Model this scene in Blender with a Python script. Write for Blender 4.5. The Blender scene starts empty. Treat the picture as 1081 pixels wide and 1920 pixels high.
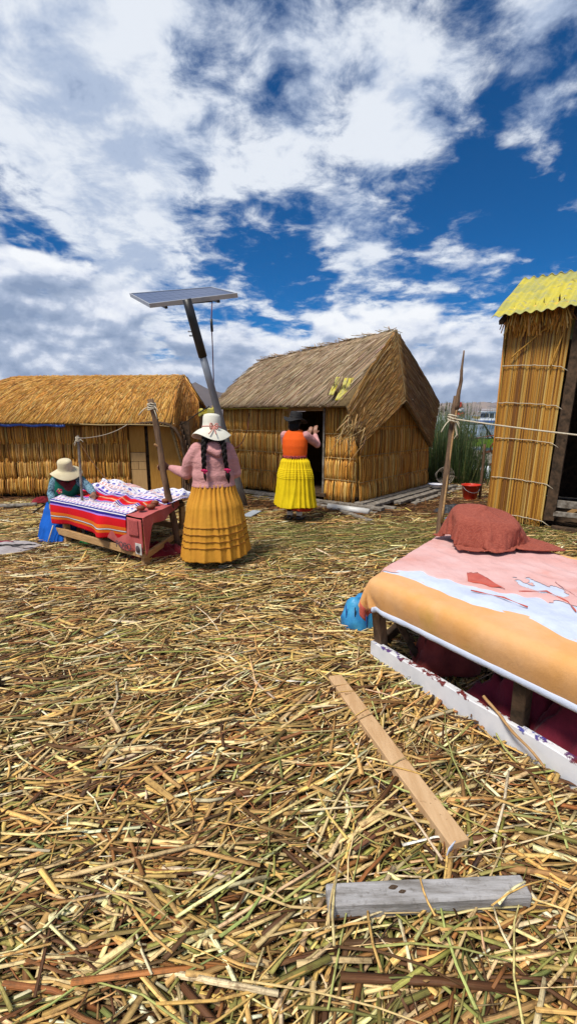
import bpy, bmesh, math, random
import numpy as np
from mathutils import Vector, Matrix, noise as mn
random.seed(11)
rng = np.random.default_rng(11)
scene = bpy.context.scene
R = math.radians
# ------------------------------------------------------------------ camera
FPX, EYE = 850.0, 1.62                       # focal length in pixels of the 1081 x 1920 frame, eye height
PITCH = math.atan(182 / FPX)
SP, CP = math.sin(PITCH), math.cos(PITCH)
cam = bpy.data.cameras.new('camera')
cam_o = bpy.data.objects.new('camera', cam)
scene.collection.objects.link(cam_o)
cam.sensor_fit = 'VERTICAL'; cam.sensor_height = 36.0; cam.lens = FPX / 1920 * 36.0
cam.clip_start = 0.05; cam.clip_end = 40000
cam_o.location = (0, 0, EYE); cam_o.rotation_euler = (math.pi / 2 - PITCH, 0, 0)
scene.camera = cam_o
scene.view_settings.view_transform = 'Standard'
scene.view_settings.look = 'None'
scene.view_settings.gamma = 1.0
scene.view_settings.use_curve_mapping = False
scene.view_settings.exposure = 0.22

def ray(u, v):
    y = (960 - v) / FPX
    return Vector(((u - 540.5) / FPX, CP + y * SP, y * CP - SP))
def at(u, v, Y=None, z=None):
    """the point at depth Y (or height z) seen at photograph position u, v"""
    r = ray(u, v)
    t = Y / r.y if z is None else (z - EYE) / r.z
    return Vector((0, 0, EYE)) + r * t
def on_wall(u, v, o, d):
    """ray against the vertical plane through o along d: (distance along d, height)"""
    r = ray(u, v); n = Vector((-d[1], d[0], 0))
    t = (n.x * o[0] + n.y * o[1]) / (n.x * r.x + n.y * r.y)
    p = Vector((0, 0, EYE)) + r * t
    return (p.x - o[0]) * d[0] + (p.y - o[1]) * d[1], p.z

# ------------------------------------------------------------------ sky and sun
SUN_EL, SUN_AZ = R(60), math.atan2(-0.50, -0.55)          # high sun, behind the camera to the left
world = bpy.data.worlds.new('World'); scene.world = world
world.use_nodes = True
wt = world.node_tree; wt.nodes.clear()
def wn(kind, **kw):
    n = wt.nodes.new(kind)
    for k, val in kw.items(): setattr(n, k, val)
    return n
def wset(sock, val):
    if hasattr(val, 'is_linked') or isinstance(val, bpy.types.NodeSocket): wt.links.new(val, sock)
    else: sock.default_value = val
def wm(op, a, b=None, c=None, clamp=False):
    n = wn('ShaderNodeMath', operation=op, use_clamp=clamp)
    wset(n.inputs[0], a)
    if b is not None: wset(n.inputs[1], b)
    if c is not None: wset(n.inputs[2], c)
    return n.outputs[0]
def wvec(x, y, z):
    n = wn('ShaderNodeCombineXYZ')
    for i, q in enumerate((x, y, z)): wset(n.inputs[i], q)
    return n.outputs[0]
def wnoise(vec, scale, detail, rough=0.55, dist=0.0, lac=2.0):
    n = wn('ShaderNodeTexNoise')
    wset(n.inputs['Vector'], vec); n.inputs['Scale'].default_value = scale
    n.inputs['Detail'].default_value = detail; n.inputs['Roughness'].default_value = rough
    n.inputs['Lacunarity'].default_value = lac; n.inputs['Distortion'].default_value = dist
    return n.outputs['Fac']
def wstep(x, a, b, lo=0.0, hi=1.0):
    n = wn('ShaderNodeMapRange', interpolation_type='SMOOTHSTEP')
    wset(n.inputs['Value'], x); n.inputs['From Min'].default_value = a; n.inputs['From Max'].default_value = b
    n.inputs['To Min'].default_value = lo; n.inputs['To Max'].default_value = hi
    return n.outputs['Result']
def wmix(f, a, b):
    n = wn('ShaderNodeMix', data_type='RGBA')
    wset(n.inputs[0], f); wset(n.inputs[6], a); wset(n.inputs[7], b)
    return n.outputs[2]
sky = wn('ShaderNodeTexSky', sky_type='NISHITA', sun_disc=False, sun_elevation=SUN_EL, sun_rotation=SUN_AZ,
         altitude=3800, air_density=1.0, dust_density=0.1, ozone_density=2.0)
hsv = wn('ShaderNodeHueSaturation'); hsv.inputs['Saturation'].default_value = 1.6; hsv.inputs['Value'].default_value = 0.9
hsv.inputs['Hue'].default_value = 0.503
wt.links.new(sky.outputs[0], hsv.inputs['Color'])
tc = wn('ShaderNodeTexCoord')
sep = wn('ShaderNodeSeparateXYZ'); wt.links.new(tc.outputs['Generated'], sep.inputs[0])
dx, dy, dz = sep.outputs
zz = wm('ADD', wm('MAXIMUM', dz, 0.0), 0.12)
px, py = wm('DIVIDE', dx, zz), wm('DIVIDE', dy, zz)
cell = wvec(wm('MULTIPLY', px, 1.05), py, 3.7)
big = wnoise(cell, 1.1, 2, 0.5)
fine = wnoise(cell, 5.5, 6, 0.62, 0.25)
mid = wnoise(cell, 2.4, 3, 0.5, 0.4)
def lobe(u, v, width):
    """soft bump around a direction of the sky: where the cloud sheet thins or thickens"""
    d = ray(u, v).normalized()
    n = wn('ShaderNodeVectorMath', operation='DOT_PRODUCT')
    wt.links.new(tc.outputs['Generated'], n.inputs[0]); n.inputs[1].default_value = d
    return wstep(n.outputs['Value'], math.cos(R(width)), 1.0)
cov = wm('ADD', wm('MULTIPLY', fine, 0.62), wm('ADD', wm('MULTIPLY', big, 0.16), wm('MULTIPLY', mid, 0.26)))
for (u, v, w, k) in ((1020, 350, 13, -.17), (870, 100, 6, -.14), (860, 350, 9, -.10), (40, 445, 9, -.20), (560, 505, 6, -.11),
                     (390, 165, 8, -.06), (430, 440, 8, -.06), (680, 300, 8, -.05), (780, 215, 7, .14), (890, 470, 5, .16), (1000, 250, 4, .10),
                     (100, 80, 20, .08), (250, 340, 16, .06), (570, 240, 12, .05), (660, 450, 6, .08), (990, 60, 12, .12), (620, 60, 10, .05), (150, 520, 14, .12)):
    cov = wm('ADD', cov, wm('MULTIPLY', lobe(u, v, w), k))
m_high = wstep(cov, 0.43, 0.63)
thick = wstep(wm('ADD', wm('MULTIPLY', fine, 0.8), wm('MULTIPLY', mid, 0.7)), 0.66, 0.88)
c_high = wmix(thick, (4.0, 4.8, 6.3, 1), (7.3, 7.7, 8.3, 1))
# heaped cloud bank above the horizon
az = wm('ARCTAN2', dx, dy); el = wm('ARCSINE', dz)
def bank(off):
    q = wvec(az, wm('MULTIPLY', wm('ADD', el, off), 1.6), 1.3)
    return wm('ADD', wm('MULTIPLY', wnoise(q, 6.0, 6, 0.54, 0.15), 0.5), wm('MULTIPLY', wnoise(q, 3.4, 3, 0.5, 0.2), 0.5))
b0, b1 = bank(0.0), bank(0.017)
az2 = wvec(az, 0.0, 7.1)
topline = wm('ADD', 0.195, wm('MULTIPLY', wm('SUBTRACT', wnoise(az2, 2.6, 2, 0.5), 0.5), 0.16))
topline = wm('ADD', topline, wm('MULTIPLY', lobe(60, 520, 14), 0.10))
edge = wm('ADD', wm('SUBTRACT', topline, el), wm('MULTIPLY', wm('SUBTRACT', b0, 0.5), 0.75))
m_low = wstep(edge, 0.0, 0.05)
lit = wm('ADD', wm('MULTIPLY', wm('SUBTRACT', b0, b1), 7.5), 0.46)
lit = wm('ADD', lit, wstep(el, 0.04, 0.24, -0.16, 0.36))
lit = wm('SUBTRACT', lit, wm('MULTIPLY', wstep(wnoise(wvec(az, wm('MULTIPLY', el, 2.0), 9.0), 2.6, 3, 0.5), 0.47, 0.66), 0.42))
lit = wm('ADD', lit, wm('MULTIPLY', lobe(690, 560, 12), 0.20))
lit = wm('SUBTRACT', lit, wm('MULTIPLY', lobe(70, 580, 12), 0.30))
ramp = wn('ShaderNodeValToRGB')
cr = ramp.color_ramp
cr.elements[0].position = 0.0; cr.elements[0].color = (2.2, 2.9, 4.3, 1)
cr.elements[1].position = 1.0; cr.elements[1].color = (8.3, 8.5, 8.8, 1)
e = cr.elements.new(0.35); e.color = (3.6, 4.3, 5.7, 1)
e = cr.elements.new(0.65); e.color = (6.6, 7.0, 7.9, 1)
wset(ramp.inputs[0], lit)
c = wmix(wm('MULTIPLY', m_high, 0.95), hsv.outputs[0], c_high)
c = wmix(wm('MULTIPLY', m_low, 0.98), c, ramp.outputs[0])
bg = wn('ShaderNodeBackground'); bg.inputs['Strength'].default_value = 0.10
wt.links.new(c, bg.inputs['Color'])
world.cycles.sampling_method = 'MANUAL'; world.cycles.sample_map_resolution = 512
wo = wn('ShaderNodeOutputWorld'); wt.links.new(bg.outputs[0], wo.inputs[0])

sun = bpy.data.lights.new('sun', 'SUN'); sun.energy = 4.0; sun.angle = R(13); sun.color = (1.0, 0.94, 0.84)
sun_o = bpy.data.objects.new('sun', sun); scene.collection.objects.link(sun_o)
sd = Vector((math.sin(SUN_AZ) * math.cos(SUN_EL), math.cos(SUN_AZ) * math.cos(SUN_EL), math.sin(SUN_EL)))
sun_o.rotation_euler = sd.to_track_quat('Z', 'Y').to_euler(); sun_o.location = (0, 0, 30)
scene.cycles.max_bounces = 6; scene.cycles.diffuse_bounces = 3; scene.cycles.glossy_bounces = 2
scene.cycles.transparent_max_bounces = 6; scene.cycles.caustics_reflective = False; scene.cycles.caustics_refractive = False

# ------------------------------------------------------------------ helpers
COL = scene.collection
def link(o, parent=None):
    COL.objects.link(o)
    if parent is not None: o.parent = parent
    return o
def tag(o, label=None, cat=None, group=None, kind=None):
    if label: o['label'] = label
    if cat: o['category'] = cat
    if group: o['group'] = group
    if kind: o['kind'] = kind
    return o
def empty(name, loc=(0, 0, 0), rz=0.0, label=None, cat=None, group=None):
    o = bpy.data.objects.new(name, None); link(o)
    o.location = loc; o.rotation_euler = (0, 0, rz); o.empty_display_size = 0.1
    return tag(o, label, cat, group)
def mesh(name, verts, faces, mat, parent=None, smooth=False, uvs=None):
    me = bpy.data.meshes.new(name)
    me.from_pydata([tuple(v) for v in verts], [], faces); me.update()
    if mat is not None: me.materials.append(mat)
    if smooth: me.polygons.foreach_set('use_smooth', [True] * len(me.polygons))
    if uvs is not None:
        l = me.uv_layers.new(name='UVMap')
        vi = np.empty(len(me.loops), dtype=np.int32); me.loops.foreach_get('vertex_index', vi)
        l.data.foreach_set('uv', np.asarray(uvs, dtype=np.float32)[vi].ravel())
    return link(bpy.data.objects.new(name, me), parent)
def local(parent):
    """world -> local offset of an unrotated thing"""
    return Vector(parent.location) if parent is not None else Vector((0, 0, 0))
def sheet(name, fn, nu, nv, mat, parent=None, thick=0.0, smooth=True, off=-1.0):
    V, U = [], []
    o = local(parent)
    for j in range(nv + 1):
        for i in range(nu + 1):
            V.append(Vector(fn(i / nu, j / nv)) - o); U.append((i / nu, j / nv))
    F = [(j * (nu + 1) + i, j * (nu + 1) + i + 1, (j + 1) * (nu + 1) + i + 1, (j + 1) * (nu + 1) + i) for j in range(nv) for i in range(nu)]
    ob = mesh(name, V, F, mat, parent, smooth, U)
    if thick:
        m = ob.modifiers.new('solid', 'SOLIDIFY'); m.thickness = thick; m.offset = off
    return ob
def frame_for(a, up=Vector((0, 0, 1))):
    a = a.normalized()
    s = a.cross(up)
    if s.length < 1e-4: s = a.cross(Vector((1, 0, 0)))
    s.normalize(); return a, s, s.cross(a).normalized()
def tube_data(pts, rad, sides=8, wob=0.0, seed=0):
    pts = [Vector(p) for p in pts]
    if not hasattr(rad, '__len__'): rad = [rad] * len(pts)
    V, F = [], []; s = None
    for i, p in enumerate(pts):
        t = (pts[min(i + 1, len(pts) - 1)] - pts[max(i - 1, 0)]).normalized()
        if s is None: _, s, _ = frame_for(t)
        s = (s - t * s.dot(t)).normalized(); n = s.cross(t)
        for k in range(sides):
            a = 2 * math.pi * k / sides
            r = rad[i] * (1 + wob * mn.noise(Vector((k * 1.7 + seed, i * 0.9, seed * 3.1))))
            V.append(p + s * math.cos(a) * r + n * math.sin(a) * r)
    for i in range(len(pts) - 1):
        for k in range(sides):
            k2 = (k + 1) % sides
            F.append((i * sides + k, i * sides + k2, (i + 1) * sides + k2, (i + 1) * sides + k))
    F.append(tuple(range(sides))[::-1]); F.append(tuple((len(pts) - 1) * sides + k for k in range(sides)))
    return V, F
def tube(name, pts, rad, mat, parent=None, sides=8, wob=0.0, seed=0, smooth=True):
    o = local(parent)
    V, F = tube_data(pts, rad, sides, wob, seed)
    return mesh(name, [v - o for v in V], F, mat, parent, smooth)
def curve_pts(p0, p1, sag, n=10):
    p0, p1 = Vector(p0), Vector(p1)
    return [p0.lerp(p1, i / n) - Vector((0, 0, sag * 4 * (i / n) * (1 - i / n))) for i in range(n + 1)]
def stick(name, p0, p1, r0, r1, mat, parent=None, n=12, bow=0.01, sides=8, seed=0, wob=0.25):
    p0, p1 = Vector(p0), Vector(p1); P, Rr = [], []
    for i in range(n + 1):
        t = i / n; w = Vector((mn.noise(Vector((t * 3, seed, 1))), mn.noise(Vector((t * 3, seed, 5))), 0)) * bow * 2
        P.append(p0.lerp(p1, t) + w); Rr.append((r0 + (r1 - r0) * t) * (1 + 0.1 * mn.noise(Vector((t * 9, seed, 8)))))
    return tube(name, P, Rr, mat, parent, sides, wob, seed)
def bar(name, p0, p1, w, h, mat, parent=None, up=Vector((0, 0, 1)), bev=0.004, rough=0.0, seed=0):
    """a sawn board from p0 to p1; w across, h along up"""
    o = local(parent); p0, p1 = Vector(p0) - o, Vector(p1) - o
    a, s, n = frame_for(p1 - p0, up)
    L = (p1 - p0).length; ns = max(1, int(L / 0.12)) if rough else 1
    bm = bmesh.new(); rings = []
    for i in range(ns + 1):
        p = p0.lerp(p1, i / ns); rg = []
        for sx, sy in ((-1, -1), (1, -1), (1, 1), (-1, 1)):
            j = Vector([mn.noise(Vector((i * 1.3 + sx, sy * 2.1, seed + q * 4.7))) for q in range(3)]) * rough
            rg.append(bm.verts.new(p + s * sx * w / 2 + n * sy * h / 2 + j))
        rings.append(rg)
    for i in range(ns):
        for k in range(4): bm.faces.new((rings[i][k], rings[i][(k + 1) % 4], rings[i + 1][(k + 1) % 4], rings[i + 1][k]))
    bm.faces.new(rings[0][::-1]); bm.faces.new(rings[-1])
    bmesh.ops.recalc_face_normals(bm, faces=bm.faces[:])
    if bev:
        ed = [e for e in bm.edges if len(e.link_faces) == 2 and e.calc_face_angle(0) > 0.6]
        bmesh.ops.bevel(bm, geom=ed, offset=bev, segments=1, affect='EDGES')
    me = bpy.data.meshes.new(name); bm.to_mesh(me); bm.free(); me.materials.append(mat)
    return link(bpy.data.objects.new(name, me), parent)
def box(name, c, size, mat, parent=None, rz=0.0, bev=0.005):
    d = Vector((math.cos(rz), math.sin(rz), 0)) * size[0] / 2; c = Vector(c)
    return bar(name, c - d, c + d, size[1], size[2], mat, parent, bev=bev)
def lathe(name, prof, mat, parent=None, loc=(0, 0, 0), sides=32, fn=None, smooth=True):
    V, F = [], []
    o = Vector(loc) - local(parent)
    for i, (r, z) in enumerate(prof):
        for k in range(sides):
            a = 2 * math.pi * k / sides
            p = Vector((r * math.cos(a), r * math.sin(a), z))
            if fn: p = fn(p, a, i)
            V.append(p + o)
    for i in range(len(prof) - 1):
        for k in range(sides):
            k2 = (k + 1) % sides
            F.append((i * sides + k, i * sides + k2, (i + 1) * sides + k2, (i + 1) * sides + k))
    return mesh(name, V, F, mat, parent, smooth)
def stems(name, P0, P1, W, H, mat, parent=None, sides=4, segs=1, bend=None, col=None, up=None, caps=True, taper=1.0, smooth=False):
    """many reed stalks as ONE mesh: P0, P1 (N,3) ends; W, H (N) width and height; col (N,3)"""
    P0 = np.asarray(P0, float); P1 = np.asarray(P1, float); N = len(P0)
    if parent is not None:
        o = np.array(local(parent)); P0 = P0 - o; P1 = P1 - o
    W = np.broadcast_to(np.asarray(W, float), (N,)); H = np.broadcast_to(np.asarray(H, float), (N,))
    A = P1 - P0; A /= np.linalg.norm(A, axis=1, keepdims=True) + 1e-9
    upv = np.broadcast_to(np.array([0, 0, 1.0]) if up is None else np.asarray(up, float), (N, 3))
    S = np.cross(A, upv); ln = np.linalg.norm(S, axis=1, keepdims=True)
    S = np.where(ln < 1e-3, np.array([1.0, 0, 0]), S / (ln + 1e-9)); Nn = np.cross(S, A)
    K = segs + 1; V = np.empty((N, K, sides, 3))
    ang = 2 * np.pi * (np.arange(sides) + (0.5 if sides == 4 else 0.25)) / sides
    for i in range(K):
        t = i / segs; tp = 1 + (taper - 1) * t
        c = P0 + (P1 - P0) * t
        if bend is not None: c = c + bend * (4 * t * (1 - t))
        for k in range(sides):
            V[:, i, k] = c + S * (W * 0.5 * tp * math.cos(ang[k]))[:, None] + Nn * (H * 0.5 * tp * math.sin(ang[k]))[:, None]
    base = (np.arange(N) * K * sides)[:, None]
    quads = []
    for i in range(segs):
        for k in range(sides):
            k2 = (k + 1) % sides
            quads.append([i * sides + k, (i + 1) * sides + k, (i + 1) * sides + k2, i * sides + k2])
    quads = np.array(quads)
    loops = (base[:, :, None] + quads[None]).reshape(-1)
    nq = N * len(quads)
    starts = np.arange(nq) * 4; totals = np.full(nq, 4)
    if caps:
        c0 = np.arange(sides); c1 = (segs * sides + np.arange(sides))[::-1]
        lc = np.concatenate([base + c0[None], base + c1[None]], axis=1).reshape(-1)
        starts = np.concatenate([starts, nq * 4 + np.arange(2 * N) * sides]); totals = np.concatenate([totals, np.full(2 * N, sides)])
        loops = np.concatenate([loops, lc])
    me = bpy.data.meshes.new(name)
    me.vertices.add(N * K * sides); me.vertices.foreach_set('co', V.reshape(-1).astype(np.float32))
    me.loops.add(len(loops)); me.loops.foreach_set('vertex_index', loops.astype(np.int32))
    me.polygons.add(len(starts)); me.polygons.foreach_set('loop_start', starts.astype(np.int32))
    me.polygons.foreach_set('loop_total', totals.astype(np.int32))
    if smooth: me.polygons.foreach_set('use_smooth', np.ones(len(starts), dtype=bool))
    me.update(calc_edges=True)
    if col is not None:
        at_ = me.attributes.new('Col', 'FLOAT_COLOR', 'POINT')
        cc = np.ones((N, K * sides, 4), dtype=np.float32); cc[:, :, :3] = np.asarray(col)[:, None, :]
        at_.data.foreach_set('color', cc.reshape(-1))
    # grain coordinates: around the stalk, along the stalk, and a different offset for every stalk
    Ls = np.linalg.norm(P1 - P0, axis=1); off = rng.uniform(0, 400, N)
    T = np.empty((N, K, sides, 3), dtype=np.float32)
    T[..., 0] = off[:, None, None] + 1.6 * np.cos(ang)[None, None, :]; T[..., 1] = 1.6 * np.sin(ang)[None, None, :]
    T[..., 2] = (Ls[:, None] * np.linspace(0, 1, K)[None, :] * 9.0)[:, :, None]
    me.attributes.new('Grain', 'FLOAT_VECTOR', 'POINT').data.foreach_set('vector', T.reshape(-1))
    me.materials.append(mat)
    return link(bpy.data.objects.new(name, me), parent)
def palette(n, cols, weights, var=0.18):
    cols = np.array(cols); w = np.array(weights, float); w /= w.sum()
    c = cols[rng.choice(len(cols), n, p=w)]
    return np.clip(c * (1 + rng.normal(0, var, (n, 1))) * (1 + rng.normal(0, 0.05, (n, 3))), 0.01, 0.85)
# ------------------------------------------------------------------ materials
def nodes_of(name):
    m = bpy.data.materials.new(name); m.use_nodes = True
    t = m.node_tree; b = t.nodes['Principled BSDF']
    return m, t, b
def nz(t, scale, detail=4, rough=0.55, vec=None, stretch=None, coord='Object'):
    n = t.nodes.new('ShaderNodeTexNoise'); n.inputs['Scale'].default_value = scale
    n.inputs['Detail'].default_value = detail; n.inputs['Roughness'].default_value = rough
    if vec is None:
        c_ = t.nodes.new('ShaderNodeTexCoord'); vec = c_.outputs[coord]
    if stretch:
        mp = t.nodes.new('ShaderNodeMapping'); mp.inputs['Scale'].default_value = stretch
        t.links.new(vec, mp.inputs[0]); vec = mp.outputs[0]
    t.links.new(vec, n.inputs['Vector']); return n.outputs['Fac']
def mixc(t, f, a, b, mode='MIX'):
    n = t.nodes.new('ShaderNodeMix'); n.data_type = 'RGBA'; n.blend_type = mode
    for s, val in ((n.inputs[0], f), (n.inputs[6], a), (n.inputs[7], b)):
        if isinstance(val, bpy.types.NodeSocket): t.links.new(val, s)
        elif isinstance(val, (int, float)): s.default_value = val
        else: s.default_value = (*val, 1)
    return n.outputs[2]
def rng_map(t, x, a, b, lo=0.0, hi=1.0):
    n = t.nodes.new('ShaderNodeMapRange'); t.links.new(x, n.inputs['Value'])
    for k, val in (('From Min', a), ('From Max', b), ('To Min', lo), ('To Max', hi)): n.inputs[k].default_value = val
    return n.outputs['Result']
def bump(t, b, h, strength=0.4, dist=0.01):
    n = t.nodes.new('ShaderNodeBump'); n.inputs['Strength'].default_value = strength; n.inputs['Distance'].default_value = dist
    t.links.new(h, n.inputs['Height']); t.links.new(n.outputs[0], b.inputs['Normal'])
def two(name, c1, c2, scale=8, rough=0.8, stretch=None, bumps=0.3, spec=0.25, detail=5, lo=0.35, hi=0.65, bscale=None, metal=0.0, bdist=0.006):
    m, t, b = nodes_of(name)
    f = nz(t, scale, detail, 0.6, stretch=stretch)
    t.links.new(mixc(t, rng_map(t, f, lo, hi), c1, c2), b.inputs['Base Color'])
    b.inputs['Roughness'].default_value = rough; b.inputs['Specular IOR Level'].default_value = spec; b.inputs['Metallic'].default_value = metal
    if bumps: bump(t, b, nz(t, bscale or scale * 4, 5, 0.65, stretch=stretch), bumps, bdist)
    return m
def stem_mat(name, rough=0.55, dirt=(0.12, 0.06, 0.025), amt=0.5):
    m, t, b = nodes_of(name)
    a = t.nodes.new('ShaderNodeAttribute'); a.attribute_name = 'Col'
    f1 = rng_map(t, nz(t, 38, 5, 0.65), 0.50, 0.66, 0.0, amt)
    c1 = mixc(t, f1, a.outputs['Color'], dirt)
    g = t.nodes.new('ShaderNodeAttribute'); g.attribute_name = 'Grain'
    f2 = nz(t, 2.6, 4, 0.62, vec=g.outputs['Vector'], stretch=(1, 1, 0.22))
    c2 = mixc(t, 0.8, c1, mixc(t, rng_map(t, f2, 0.3, 0.7), (0.64, 0.58, 0.50), (1.62, 1.62, 1.56)), 'MULTIPLY')
    f3 = rng_map(t, nz(t, 0.9, 3, 0.6, vec=g.outputs['Vector'], stretch=(1, 1, 1.2)), 0.56, 0.70, 0.0, amt)
    c2 = mixc(t, f3, c2, dirt)
    t.links.new(c2, b.inputs['Base Color'])
    b.inputs['Roughness'].default_value = rough; b.inputs['Specular IOR Level'].default_value = 0.3
    bump(t, b, f2, 0.5, 0.004)
    return m
M = {}
M['straw'] = stem_mat('straw', 0.6, amt=0.65)
M['reed'] = stem_mat('reed_wall_stalk', 0.55, amt=0.12)
M['thatch'] = stem_mat('thatch_stalk', 0.65, (0.10, 0.07, 0.045), 0.22)
M['green_reed'] = stem_mat('green_reed', 0.5, (0.02, 0.025, 0.01), 0.3)
M['mat_dark'] = two('packed_reed_mat', (0.05, 0.028, 0.012), (0.16, 0.09, 0.035), 14, 0.95, bumps=0.9, bscale=60, bdist=0.02)
M['backing'] = two('reed_backing', (0.24, 0.115, 0.03), (0.36, 0.19, 0.05), 40, 0.9, (1, 1, 0.05))
M['thatch_base'] = two('thatch_underlayer', (0.12, 0.08, 0.035), (0.22, 0.15, 0.07), 20, 0.95)
M['wood'] = two('raw_timber', (0.50, 0.31, 0.14), (0.36, 0.20, 0.08), 9, 0.7, (1, 1, 6), spec=0.3)
M['old_wood'] = two('weathered_timber', (0.30, 0.27, 0.23), (0.10, 0.08, 0.06), 16, 0.9, (1.0, 1.0, 1.0), bumps=0.6)
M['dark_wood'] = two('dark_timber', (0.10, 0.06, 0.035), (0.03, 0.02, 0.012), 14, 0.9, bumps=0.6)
M['pole_wood'] = two('bark_pole', (0.24, 0.15, 0.09), (0.09, 0.055, 0.035), 22, 0.9, (1, 1, 0.15), bumps=0.9, bdist=0.012)
M['rope'] = two('pale_rope', (0.62, 0.55, 0.42), (0.42, 0.35, 0.24), 90, 0.9)
M['cord'] = two('reed_cord', (0.48, 0.36, 0.17), (0.32, 0.22, 0.10), 90, 0.9)
M['black'] = two('black_cloth', (0.012, 0.011, 0.012), (0.022, 0.02, 0.02), 30, 0.8)
M['hair'] = two('black_hair', (0.005, 0.004, 0.004), (0.011, 0.008, 0.007), 60, 0.6, (1, 1, 0.2), spec=0.15)
M['skin'] = two('brown_skin', (0.24, 0.11, 0.065), (0.30, 0.14, 0.085), 12, 0.5, spec=0.35, bumps=0.05)
# ------------------------------------------------------------------ the setting
WATER = -0.5
# lake
m, t, b = nodes_of('lake_water')
b.inputs['Base Color'].default_value = (0.035, 0.085, 0.13, 1); b.inputs['Roughness'].default_value = 0.10; b.inputs['IOR'].default_value = 1.333
bump(t, b, nz(t, 1.3, 6, 0.6, stretch=(1, 0.45, 1)), 0.12, 0.06)
M['water'] = m
S = 14000
tag(mesh('lake', [(-S, -S, WATER), (S, -S, WATER), (S, S, WATER), (-S, S, WATER)], [(0, 1, 2, 3)], m), 'pale blue lake water reaching to the far hills', kind='structure')
# hills
m, t, b = nodes_of('dry_hill')
f = nz(t, 0.0016, 8, 0.6); f2 = nz(t, 0.006, 6, 0.65)
c_ = mixc(t, rng_map(t, f, 0.4, 0.62), (0.17, 0.11, 0.085), (0.27, 0.19, 0.125))
c_ = mixc(t, rng_map(t, f2, 0.52, 0.66), c_, (0.075, 0.062, 0.06))
t.links.new(c_, b.inputs['Base Color']); b.inputs['Roughness'].default_value = 1.0
M['hill'] = m
M['cloud_shaded_hill'] = two('cloud_shade_brown', (.055, .045, .05), (.11, .085, .075), .004, 1.0, bumps=0)  # cloud shadow over the near hill is put into its base colour
def hills(name, x0, x1, y0, y1, hf, nx, ny, label, mat='hill'):
    def fn(u, v):
        x, y = x0 + (x1 - x0) * u, y0 + (y1 - y0) * v
        env = min(1.0, v / 0.55) * min(1.0, (1 - v) / 0.2 + 0.15)
        h = mn.fractal(Vector((x / 1300, y / 1300, 3.3)), 0.9, 2.1, 7)
        r = 1 - abs(mn.noise(Vector((x / 520, y / 700, 8.1))))
        return (x, y, WATER - 6 + env * max(0, hf(x, y)) * (0.50 + 0.34 * h + 0.55 * r * r * env))
    tag(sheet(name, fn, nx, ny, M[mat]), label, kind='structure')
hills('hills', -7000, 9500, 6300, 9800, lambda x, y: 185 + 0.006 * x, 300, 50, 'low dry brown hills on the far shore of the lake')
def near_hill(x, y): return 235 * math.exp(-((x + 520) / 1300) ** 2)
hills('hill', -2600, 900, 2900, 4300, near_hill, 140, 40, 'dark rounded hill behind the reed huts', 'cloud_shaded_hill')
# island: a thick floating mat of reeds
OUT = [(-13, -6), (9, -6), (10, 2), (9.0, 8.6), (6.6, 10.4), (5.6, 11.3), (4.0, 11.6), (3.2, 13.2), (0, 14.5), (-6, 15), (-13, 14)]
def gz(x, y):
    h = 0.020 * mn.noise(Vector((x * 0.7, y * 0.7, 2.0)))
    if x > 1.0 and y > 7.0: h -= 0.0
    return h
def inside(x, y):
    ok = False; n = len(OUT)
    for i in range(n):
        (x1, y1), (x2, y2) = OUT[i], OUT[(i + 1) % n]
        if (y1 > y) != (y2 > y) and x < (x2 - x1) * (y - y1) / (y2 - y1) + x1: ok = not ok
    return ok
bm = bmesh.new()
n_ = 220; ring = []
def edge_pt(k):
    f_ = k / n_ * len(OUT); i = int(f_); f_ -= i
    a_, b_ = OUT[i % len(OUT)], OUT[(i + 1) % len(OUT)]
    x, y = a_[0] + (b_[0] - a_[0]) * f_, a_[1] + (b_[1] - a_[1]) * f_
    return x + 0.25 * mn.noise(Vector((x * 1.5, y * 1.5, 4))), y + 0.25 * mn.noise(Vector((x * 1.5, y * 1.5, 9)))
top = []
for fr in (0.0, 0.35, 0.7, 0.97, 1.0):
    row = []
    for k in range(n_):
        ex, ey = edge_pt(k); x, y = -0.5 + (ex + 0.5) * fr, 4.5 + (ey - 4.5) * fr
        row.append(bm.verts.new((x, y, -0.035 + (0 if fr < 1 else -0.08))))
        if fr == 0.0: break
    top.append(row)
low = [bm.verts.new((v.co.x * 1.01, v.co.y * 1.01 - 0.03, -0.9)) for v in top[-1]]
for k in range(n_):
    k2 = (k + 1) % n_
    bm.faces.new((top[0][0], top[1][k], top[1][k2]))
    for i in range(1, 4): bm.faces.new((top[i][k], top[i + 1][k], top[i + 1][k2], top[i][k2]))
    bm.faces.new((top[4][k], low[k], low[k2], top[4][k2]))
bmesh.ops.recalc_face_normals(bm, faces=bm.faces[:])
me = bpy.data.meshes.new('ground'); bm.to_mesh(me); bm.free(); me.materials.append(M['mat_dark'])
ground = tag(link(bpy.data.objects.new('ground', me)), 'dark packed reed mat of the floating island', kind='structure')

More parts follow.
